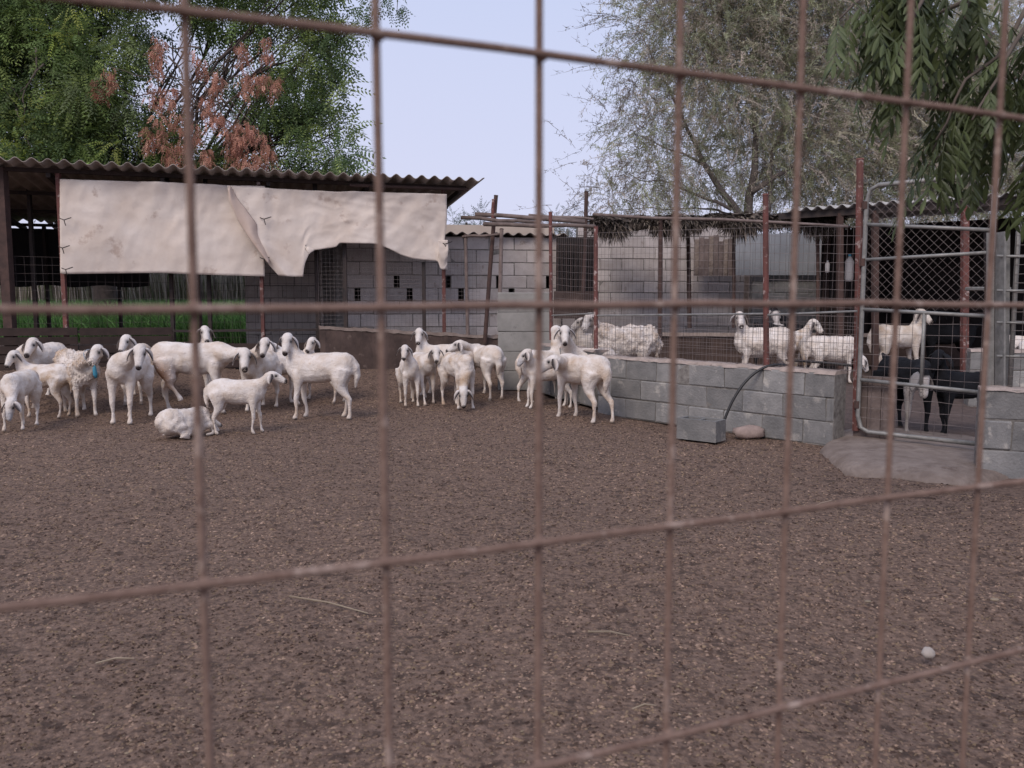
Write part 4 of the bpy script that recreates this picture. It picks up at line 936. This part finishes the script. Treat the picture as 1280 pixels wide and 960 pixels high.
Sh('tall sheep at the right end of the left flock, broadside and facing camera', 401, 524, 180, (360, 428), face=-90, size=.97, pitch=-46, dirt=.22, seed=13, feet=[(.02, 0), (-.05, 0), (-.05, 0), (.04, 0)])
Sh('sheep half hidden behind the broadside sheep, head just above its back', 402, 503, 165, (387, 436), face=-110, size=.84, seed=14)
# middle group
Sh('slender lamb at the left of the middle group', 512, 507, -75, (506, 438), face=-92, size=.78, dirt=.3, seed=15, belly=.8)
Sh('sheep at the back of the middle group looking over the others', 553, 495, 178, (525, 421), face=-92, size=.92, dirt=.2, seed=16)
Sh('striding sheep with one foreleg thrown out in the middle group', 529, 503, -70, (545, 441), face=-82, size=.84, dirt=.4, seed=17, feet=[(.02, 0), (.22, 0), (0, 0), (0, 0)])
Sh('sheep with lowered brownish head between widely planted forelegs', 573, 510, -62, (579, 492), face=-80, pitch=-72, size=.88, dirt=.55, seed=18, shag=.3, feet=[(.03, 0), (-.03, 0), (0, 0), (0, 0)])
Sh('sheep at the right of the middle group, rump to camera, head turned left', 607, 497, 118, (573, 432), face=186, pitch=-22, size=.93, dirt=.3, seed=19, hdy=-.35)
# right group
Sh('sheep left of the frontal head with neck raised, body toward the left', 679, 503, 32, (697, 414), face=20, pitch=-35, size=.90, dirt=.3, seed=20)
Sh('sheep with grey muzzle lowered at the left of the right group', 684, 511, 188, (661, 452), face=192, pitch=-50, size=.82, nose='grey', dirt=.25, seed=21)
Sh('sheep facing the camera over the back of the right group', 734, 510, 140, (706, 416), face=-92, size=.98, dirt=.2, seed=22, hdy=-.45)
Sh('foremost sheep of the right group, grey muzzle left, tail toward camera', 726, 526, 128, (690, 453), face=188, pitch=-30, size=.96, nose='grey', dirt=.35, seed=23, hdy=-.45, feet=[(.03, 0), (-.05, 0), (-.02, 0), (-.10, 0)])
# in the pen
gp2 = 'sheep kept in the pen behind the low wall'
Sh('shaggy broad sheep behind the mesh at the corner of the pen', 781, 440, 172, (738, 402), face=-125, size=1.12, depth=10.7, gf=zpen, shag=1, dirt=.45, seed=24, group=gp2)
Sh('sheep behind the shaggy penned sheep showing its head only', 745, 440, 178, (725, 406), face=190, size=.95, pitch=-30, depth=11.2, gf=zpen, dirt=.3, seed=25, group=gp2)
Sh('penned sheep behind the peeling red post looking at the camera', 955, 455, 172, (926, 402), face=-92, size=1.05, depth=11.2, gf=zpen, dirt=.15, seed=26, group=gp2, shag=.45)
Sh('penned sheep with dark-tipped ears looking back to the right', 985, 455, 12, (1014, 410), face=-40, size=.98, depth=11.6, gf=zpen, dirt=.7, seed=27, group=gp2)
Sh('penned sheep with lowered head showing only its rounded back', 1044, 457, -10, (1078, 452), face=-10, pitch=-60, size=.90, depth=11.0, gf=zpen, dirt=.1, seed=28, group=gp2, shag=.35)
Sh('sheep seen through the gate standing with raised head', 1124, 452, 5, (1152, 395), face=-55, pitch=-35, size=1.08, depth=12.0, gf=zpen, dirt=.35, seed=29, group=gp2)
Sh('sheep at the extreme right edge behind the second tubular frame', 1290, 455, 170, (1262, 432), face=-140, pitch=-50, size=1.05, depth=9.6, gf=zpen, dirt=.3, seed=30, group=gp2)
gg = 'dark goats in the pen'
Sh('black goat with white lowered face behind the gate', 1137, 545, -86, (1151, 470), face=-62, pitch=-72, size=.98, depth=7.3, gf=zpen, goat='whiteface', seed=31, group=gg, cat='goat')
Sh('blue-black goat broadside behind the right half of the gate', 1214, 545, 176, (1174, 452), face=-140, pitch=-45, size=.84, depth=7.05, gf=zpen, goat='black', seed=32, group=gg, cat='goat')
Sh('black goat in the shade at the back of the tin shelter', 1185, 455, 170, (1168, 392), face=-120, pitch=-40, size=1.1, depth=12.6, gf=zpen, goat='black', seed=33, group=gg, cat='goat')
Sh('dark goat with pale ears behind the peeling red post', 978, 455, 20, (968, 392), face=-80, pitch=-50, size=1.12, depth=12.3, gf=zpen, goat='whiteface', seed=34, group=gg, cat='goat')

# ================================================================== TREES
def frond_template(nl=11, L_=.28, ll=.062, lw=.012):
    T = []; TF = []
    for i in range(nl):
        q = (i//2+.6)/(nl//2+.6); sg = 1 if i % 2 else -1; b = np.array([L_*q, 0, -.10*q*q]); 
        if i == nl-1: d = np.array([1, 0, -.4])
        else: d = np.array([.55, .80*sg, -.38])
        d = d/np.linalg.norm(d); w = np.array([-d[1], d[0], 0]); w = w/np.linalg.norm(w)*lw; k = len(T)
        T += [b, b+d*ll*.45+w-[0, 0, .004], b+d*ll, b+d*ll*.45-w]; TF.append((k, k+1, k+2, k+3))
    return np.array(T), np.array(TF)
def basis(D, r):            # rotations whose x axis is D with random roll about it, z roughly up
    D = D/np.linalg.norm(D, axis=1, keepdims=True); n = len(D); up = np.tile([0, 0, 1.], (n, 1))+r.normal(0, .45, (n, 3))
    Yv = np.cross(up, D); Yv /= np.linalg.norm(Yv, axis=1, keepdims=True)+1e-9; Zv = np.cross(D, Yv); return np.stack([D, Yv, Zv], 2)
def crown(name, blobs, per, root, parent, cols, seed, tmpl, shell=.45, droop=.45, size=(.75, 1.25), m='leaf', clump=.55):
    r = np.random.default_rng(seed); Ps, Ds, Cs = [], [], []
    for (c, rad) in blobs:
        nb = int(per*rad**2.2); 
        # clusters inside each blob so that gaps open between them
        k = max(5, int(9*rad**2)); q = r.normal(size=(k, 3)); q /= np.linalg.norm(q, axis=1, keepdims=True); cc = q*(rad*(shell+(1-shell)*r.random((k, 1))**.6))*[1, 1, .85]
        idx = r.integers(0, k, nb); off = r.normal(0, clump*.38*min(rad, 1.1), (nb, 3)); p = cc[idx]+off; d = off/np.linalg.norm(off, axis=1, keepdims=True)+.8*p/rad; d[:, 2] -= droop
        tone = r.uniform(.62, 1.30, k)[idx]*r.uniform(.8, 1.2, nb); ci = r.integers(0, len(cols), k)[idx]; ci = np.where(r.random(nb) < .25, r.integers(0, len(cols), nb), ci)
        Ps.append(p+np.array(c)); Ds.append(d); Cs.append(np.array(cols)[ci]*tone[:, None])
    P = np.concatenate(Ps)-np.array(root); D = np.concatenate(Ds); Cc = np.concatenate(Cs)
    V, Fc = instance(tmpl[0], tmpl[1], basis(D, r), P, r.uniform(*size, len(P)))
    o = link(name, fast_mesh(name, V, Fc, np.repeat(Cc, len(tmpl[0]), 0)), M[m], parent); o['kind'] = 'stuff'; return o
def limb(mb, a, b, ra, rb, seed, sag=.12, n=9):
    r = random.Random(seed); a = Vector(a); b = Vector(b); L_ = (b-a).length; pts = []
    for i in range(n+1):
        q = i/n; p = a.lerp(b, q)+Vector((noise.noise(Vector((q*2.2, seed, 0))), noise.noise(Vector((q*2.2, seed, 5))), noise.noise(Vector((q*2.2, seed, 9)))))*L_*sag*math.sin(math.pi*min(1, q*1.0))
        pts.append(p)
    mb.tube(pts, [ra+(rb-ra)*(i/n)**.8 for i in range(n+1)], 7, True); return pts
NT = frond_template()
# --- big neem behind the shed
def B(px, py, Y, rad): return (tuple(A(px, py, Y)), rad)
nblobs = [B(-60, 60, 18.5, 1.5), B(-50, 190, 18, 1.3), B(15, 60, 18.5, 1.35), B(20, 170, 18, 1.2), B(70, 110, 18, 1.05), B(75, 15, 19, 1.2), B(95, 195, 18, .95), B(130, 60, 18.5, .85), B(140, 130, 18, .9), B(160, 190, 18.2, .8), B(175, 15, 19.5, .8),
          B(215, 195, 18.8, .75), B(205, 135, 19.5, .55), B(250, 215, 18.5, .6), B(290, 190, 19, .6), B(330, 200, 18.5, .7), B(255, 10, 19.5, .6), B(310, 15, 19.3, .75), B(365, 20, 19, .85), B(395, 75, 18.8, .65), B(345, 75, 19.3, .6),
          B(355, 130, 18.8, .75), B(395, 150, 18.5, .62), B(415, 125, 18.4, .38), B(395, 200, 18, .75), B(430, 160, 18.2, .28), B(425, 205, 17.8, .42), B(410, 40, 18.8, .5), B(300, 110, 19.6, .55), B(270, 75, 19.8, .35), B(440, 30, 19, .3), B(310, 150, 19.5, .6), B(-150, 100, 18.5, 2.0), B(-140, -60, 19, 2), B(0, -90, 19, 1.9), B(150, -100, 19.5, 1.9), B(300, -80, 19.5, 1.5), B(395, -55, 19, .9)]
nr = A(130, 378, 19.5); nr.z = 0
neem = thing('neem_tree', 'large dark green neem tree rising behind the long shed', 'tree', nr)
crown('crown', nblobs, 720, nr, neem, [(.20, .28, .085), (.15, .22, .08), (.27, .34, .11), (.11, .165, .070), (.20, .25, .12)], 21, NT, droop=.6, size=(1.15, 1.8))
crown('young_leaf_sprays', [B(68, 38, 17.2, .35), B(45, 180, 17, .5), B(160, 180, 17, .35), B(28, 215, 17, .4), B(100, 12, 17.5, .25)], 260, nr, neem, [(.34, .42, .08), (.27, .36, .08), (.38, .42, .11)], 22, NT, droop=.3)
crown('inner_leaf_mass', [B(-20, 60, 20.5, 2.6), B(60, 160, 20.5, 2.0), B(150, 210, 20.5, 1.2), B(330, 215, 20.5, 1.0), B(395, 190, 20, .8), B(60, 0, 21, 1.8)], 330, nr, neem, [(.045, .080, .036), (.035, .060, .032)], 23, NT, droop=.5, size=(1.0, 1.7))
mb = MB(); fork = Vector((nr.x, nr.y, 2.1)); tk = MB(); tk.tube([nr, nr+Vector((.05, 0, 1)), fork], [.34, .27, .25], 12, True); part('trunk', tk, M['bark'], neem, True)
for i, (c, rad) in enumerate(nblobs):
    mb = MB()
    w = limb(mb, fork, c, .07, .012, i, .16)
    rr_ = random.Random(i)
    for k in range(3):
        e = Vector(c)+Vector((rr_.uniform(-1, 1), rr_.uniform(-1, 1), rr_.uniform(-.8, .8)))*rad*.9; limb(mb, w[6], e, .025, .006, 100+i*3+k, .2, 6)
    part('limb', mb, M['bark'], neem, True)
# dead, hanging brown clusters
DT = frond_template(9, .20, .075, .013)
dead = [(195, 120), (200, 160), (205, 190), (215, 205), (185, 175), (222, 150), (228, 185), (235, 210), (192, 78), (198, 60), (262, 145), (258, 130), (275, 150), (298, 160), (300, 180), (305, 200), (292, 178), (256, 195), (288, 200), (322, 200), (335, 195), (334, 62), (302, 65), (322, 100), (305, 105), (268, 102), (247, 80), (138, 98), (119, 111), (330, 180), (240, 165), (213, 120), (340, 102), (313, 165)]
dbl = [B(x, y, 17.3, .12+.05*((i*7) % 4)/3) for i, (x, y) in enumerate(dead)]
dbl = [((c[0]+.02*j, c[1], c[2]+.12-.13*j), .10) for c, rad in dbl for j in range(3)]
crown('dead_leaf_clusters', dbl, 3300, nr, neem, [(.56, .28, .20), (.46, .215, .155), (.62, .35, .26), (.38, .18, .135)], 24, DT, droop=3, clump=1.3, size=(.45, .8))
for i, (c, rad) in enumerate(dbl[::3]):
    mb = MB(); limb(mb, A(225+(i % 5)*14, 105+(i % 3)*22, 18.2), (c[0], c[1], c[2]+.1), .018, .007, 300+i, .15, 6); part('bare_branch', mb, M['twig'], neem, True)
for i, (xa, ya, xb, yb) in enumerate([(210, 70, 248, 120), (206, 130, 190, 40), (225, 115, 290, 60), (250, 60, 205, 58), (20, 137, 40, 190), (45, 60, 30, 150), (55, 80, 25, 115)]):
    mb = MB(); limb(mb, A(xa, ya, 17.4), A(xb, yb, 17.4), .022, .010, 400+i, .15, 7); part('bare_branch', mb, M['twig'], neem, True)
# sprig hanging into the sky at the top
t = thing('neem_branch', 'small leafy neem sprig hanging into the sky at the top edge', 'branch', A(470, -20, 14))
crown('leaves', [B(462, 15, 14, .20), B(492, 10, 14, .16), B(455, 30, 14, .10), B(480, -25, 14, .4)], 1100, t.location, t, [(.085, .14, .05), (.065, .11, .045)], 31, NT, droop=.8, size=(.7, 1))
mb = MB(); limb(mb, A(520, -90, 14), A(462, 25, 14), .02, .005, 5); limb(mb, A(500, -50, 14), A(496, 18, 14), .012, .004, 6); part('stem', mb, M['twig'], t, True)

# --- grey-green thorn tree on the right
ar = A(938, 378, 19); ar.z = 0
ac = thing('acacia_tree', 'feathery grey-green thorn tree with forked dark limbs behind the pen', 'tree', ar)
tk = MB(); f0 = A(935, 285, 19); tk.tube([ar, ar.lerp(f0, .5)+Vector((.05, 0, 0)), f0], [.26, .22, .2], 10, True); part('trunk', tk, M['bark'], ac, True)
ablobs = [B(835, 60, 19, .8), B(880, 10, 19, 1.2), B(940, -10, 19, 1.5), B(1030, 10, 19.5, 1.5), B(1100, 60, 20, 1.3), B(1060, 150, 20, 1.3), B(980, 110, 19, 1.1), B(890, 110, 18.8, 1.0), B(830, 150, 18.8, .75), B(812, 215, 18.6, .7), B(860, 215, 19.4, .75), B(1000, 200, 19.5, 1.1), B(1080, 230, 20, 1.1), B(770, 245, 18.6, .4), B(752, 205, 18.5, .22), B(1150, 130, 20.5, 1.5), B(1220, 60, 20.5, 1.7), B(1180, 220, 20.5, 1.2), B(1270, 190, 20.5, 1.3), B(930, 60, 20, 1.2), B(800, 110, 19, .35), B(900, -90, 19, 1.6), B(1050, -100, 19, 1.9), B(940, 190, 20, .9)]
mb = MB()
for i, (xa, ya, xb, yb, ra, rb) in enumerate([(935, 285, 880, 205, .13, .08), (880, 205, 845, 130, .08, .04), (935, 285, 945, 170, .16, .09), (945, 170, 955, 60, .09, .04), (940, 240, 1000, 200, .10, .06), (1000, 200, 1040, 100, .06, .03), (915, 262, 850, 235, .06, .03), (850, 235, 780, 215, .03, .012), (880, 205, 800, 170, .045, .015), (960, 265, 965, 190, .08, .05), (965, 190, 1010, 80, .05, .03), (930, 270, 870, 260, .05, .025), (955, 60, 920, -60, .04, .02), (845, 130, 800, 40, .04, .012), (845, 130, 870, 10, .03, .012), (870, 260, 770, 262, .025, .008), (1000, 230, 1090, 190, .05, .02)]):
    limb(mb, A(xa, ya, 18.9+.1*(i % 3)), A(xb, yb, 18.8+.12*(i % 4)), ra*.75, rb*.7, 50+i, .10)
part('limb', mb, M['bark2'], ac, True)
# twigs: thin drooping ribbons with tiny leaflets
def twig_template(seed, n=8, L_=.75, w=.0065, leaf=.020, nleaf=26):
    r = np.random.default_rng(seed); T = []; TF = []; k = n
    p = np.zeros(3); d = np.array([1., 0, .1]); P = [p.copy()]
    for i in range(k): d = d+r.normal(0, .16, 3)+[0, 0, -.13]; d /= np.linalg.norm(d); p = p+d*L_/k; P.append(p.copy())
    def rib(a, b, wa, wb):
        dd = b-a; s = np.cross(dd, r.normal(size=3)); s /= np.linalg.norm(s)+1e-9; q = len(T); T.extend([a-s*wa, a+s*wa, b+s*wb, b-s*wb]); TF.append((q, q+1, q+2, q+3))
    for i in range(k): rib(P[i], P[i+1], w*(1-i/k*.7), w*(1-(i+1)/k*.7))
    for i in range(7):
        j = r.integers(1, k); e = P[j]+(P[j]-P[j-1])*1.2+r.normal(0, .09, 3); e[2] -= .03; rib(P[j], e, w*.6, w*.25); 
        for m_ in range(2): q = P[j]+(e-P[j])*r.random(); s = q+r.normal(0, leaf*1.3, 3); rib(q, s, leaf*.25, leaf*.3)
    for i in range(nleaf):
        j = r.integers(1, k+1); q = P[j-1]+(P[j]-P[j-1])*r.random()+r.normal(0, .02, 3); s = q+r.normal(0, leaf, 3); rib(q, s, leaf*.3, leaf*.35)
    return np.array(T), np.array(TF)
TW = [twig_template(s) for s in (1, 2, 3)]
for i, tm in enumerate(TW):
    o = crown('crown', [b for b in ablobs], 135, ar, ac, [(.46, .43, .32), (.37, .39, .26), (.52, .455, .39), (.33, .35, .21), (.47, .40, .34)], 60+i, tm, droop=.35, size=(.6, 1.25), shell=.2, clump=1.2)
TB = twig_template(9, nleaf=4, L_=.9)
crown('bare_twigs', [B(760, 250, 18.4, .5), B(730, 215, 18.5, .35), B(800, 40, 19, .6), B(780, 100, 18.8, .5), B(765, 160, 18.6, .45), B(725, 265, 18.4, .35), B(840, 60, 19, .9), B(790, 185, 18.5, .6)], 110, ar, ac, [(.27, .235, .21), (.21, .185, .17)], 70, TB, droop=.1, shell=.1, clump=1.3)
# greener bush behind the tin roof
br = A(1100, 378, 22); br.z = 0
t = thing('bushy_tree', 'dull green bushy tree filling the space above the tin roof', 'tree', br)
tk = MB(); tk.tube([br, br+Vector((0, 0, 2.2))], [.2, .15], 10); part('trunk', tk, M['bark'], t, True)
for i, tm in enumerate(TW[:2]): crown('crown', [B(1050, 240, 21.5, 1.4), B(1130, 200, 22, 1.6), B(1210, 240, 22, 1.5), B(1290, 220, 22, 1.6), B(1060, 120, 22, 1.7), B(1180, 100, 22.5, 1.8), B(1290, 90, 22.5, 1.9), B(1000, 262, 21.5, .8)], 80, br, t, [(.18, .21, .10), (.21, .23, .125), (.15, .18, .09)], 80+i, tm, droop=.3, size=(.7, 1.3), shell=.15, clump=1.2)
# far shrubs over the low building
for i, (px, py, rad, Y) in enumerate([(565, 283, .45, 34), (583, 278, .35, 34), (605, 288, .7, 30), (700, 288, .9, 36)]):
    b0 = A(px, 378, Y); b0.z = 0; t = thing('far_bush', ['small far green treetop just right of the long roof end', 'pointed far treetop second from the long roof end', 'grey-green far treetop left of the leaning rusty post', 'low far treetop showing behind the pole bundle'][i], 'tree', b0)
    tk = MB(); c = A(px, py, Y); tk.tube([b0, c], [.12, .05], 8); part('trunk', tk, M['bark'], t, True); crown('crown', [(tuple(c), rad), (tuple(c-Vector((0, 0, rad*1.2))), rad*1.2)], 420, b0, t, [(.09, .13, .08), (.12, .15, .11)], 90+i, NT, size=(.9, 1.4))

# --- overhanging neem near the camera, upper right (trunk stands outside the frame)
NL = Vector((5.0, 3.6, 0))
nt_ = thing('overhanging_neem', 'near neem tree whose drooping leaf sprays hang in at upper right', 'tree', NL)
tk = MB(); tk.tube([NL, NL+Vector((-.1, 0, 1.2)), NL+Vector((-.25, .05, 2.6))], [.2, .16, .13], 12); part('trunk', tk, M['bark'], nt_, True)
def near_frond(seed):
    r = random.Random(seed); mb = MB(); Lr = .24; n = 6; pt = lambda q: Vector((Lr*q, 0, -.05*q*q*1.2))
    mb.tube([pt(q) for q in (0, .33, .66, 1)], [.0022, .0018, .0014, .001], 5)
    for i in range(2*n+1):
        last = i == 2*n; q = 1. if last else .14+.82*(i//2+.5)/n; sg = 1 if i % 2 else -1; b = pt(q)
        d = Vector((1, 0, -.5)) if last else Vector((.75+r.uniform(-.25, .25), .62*sg+r.uniform(-.15, .15), -.5+r.uniform(-.4, .3))); d.normalize(); L_ = .070*r.uniform(.7, 1.2); w = d.cross(Z_).normalized(); cv = Z_*-.008
        pts = [b]; prof = [(.18, .0065), (.42, .0098), (.68, .0078), (.88, .0035)]; top = [b+d*L_*a+w*c+cv*a*a-Z_*.003+d*.004 for a, c in prof]; bot = [b+d*L_*a*.97-w*c*.9+cv*a*a-Z_*.003 for a, c in prof]; midr = [b+d*L_*a+cv*a*a for a, c in prof]; tip = b+d*L_+cv
        vs = [b]+top+midr+bot+[tip]; f = [(0, 1, 5), (0, 5, 9)]
        for k in range(3): f += [(1+k, 2+k, 6+k, 5+k), (5+k, 6+k, 10+k, 9+k)]
        f += [(4, 13, 8), (8, 13, 12)]; mb.add(vs, f)
    me = mb.mesh('frond'); me.materials.append(M['nearleaf']); return me
NF = [near_frond(i) for i in range(9)]
r = random.Random(12); cnt = 0
def near_branch(a, b, ra, rb, nf, seed, spread=.12):
    global cnt
    mb = MB(); pts = limb(mb, a, b, ra, rb, seed, .10, 8); part('branch', mb, M['twig'], nt_, True)
    for k in range(nf):
        q = .25+.75*(k+.5)/nf; f = q*8; i = min(7, int(f)); p = pts[i].lerp(pts[i+1], f-i)+Vector((r.uniform(-1, 1), r.uniform(-1, 1), r.uniform(-.5, .5)))*.02
        az = r.uniform(0, 6.28); el = r.uniform(-1.35, -.35); d = Vector((math.cos(az)*math.cos(el), math.sin(az)*math.cos(el), math.sin(el)))
        o = link('frond', r.choice(NF), None, nt_, p-NL, d.to_track_quat('X', 'Z').to_euler(), [r.uniform(.85, 1.2)]*3); cnt += 1
Yn = 3.3
hub = NL+Vector((-.25, .05, 2.55))
mb = MB(); limb(mb, hub, A(1200, -130, Yn), .06, .03, 2, .08); limb(mb, hub, A(1330, 60, Yn+.2), .05, .025, 3, .08); part('limb', mb, M['bark'], nt_, True)
for i, (xa, ya, xb, yb, nf, dY) in enumerate([(1200, -130, 1048, 25, 19, 0), (1150, -90, 1075, 60, 12, .1), (1200, -130, 1120, 30, 16, .3), (1180, -60, 1110, 95, 15, -.1), (1230, -40, 1165, 120, 13, .2), (1290, 0, 1170, 175, 12, .1), (1330, 60, 1150, 215, 13, .25), (1290, 20, 1215, 150, 8, -.1), (1330, 60, 1240, 160, 9, .3), (1340, 100, 1275, 215, 12, .0), (1340, -40, 1275, 100, 9, -.1), (1250, -110, 1195, 40, 8, .1), (1330, 60, 1195, 140, 9, .35), (1210, 0, 1120, 40, 12, .4), (1240, 40, 1165, 190, 7, .45)]):
    near_branch(A(xa, ya, Yn+dY*.5), A(xb, yb, Yn+dY), .011, .004, nf, 20+i)
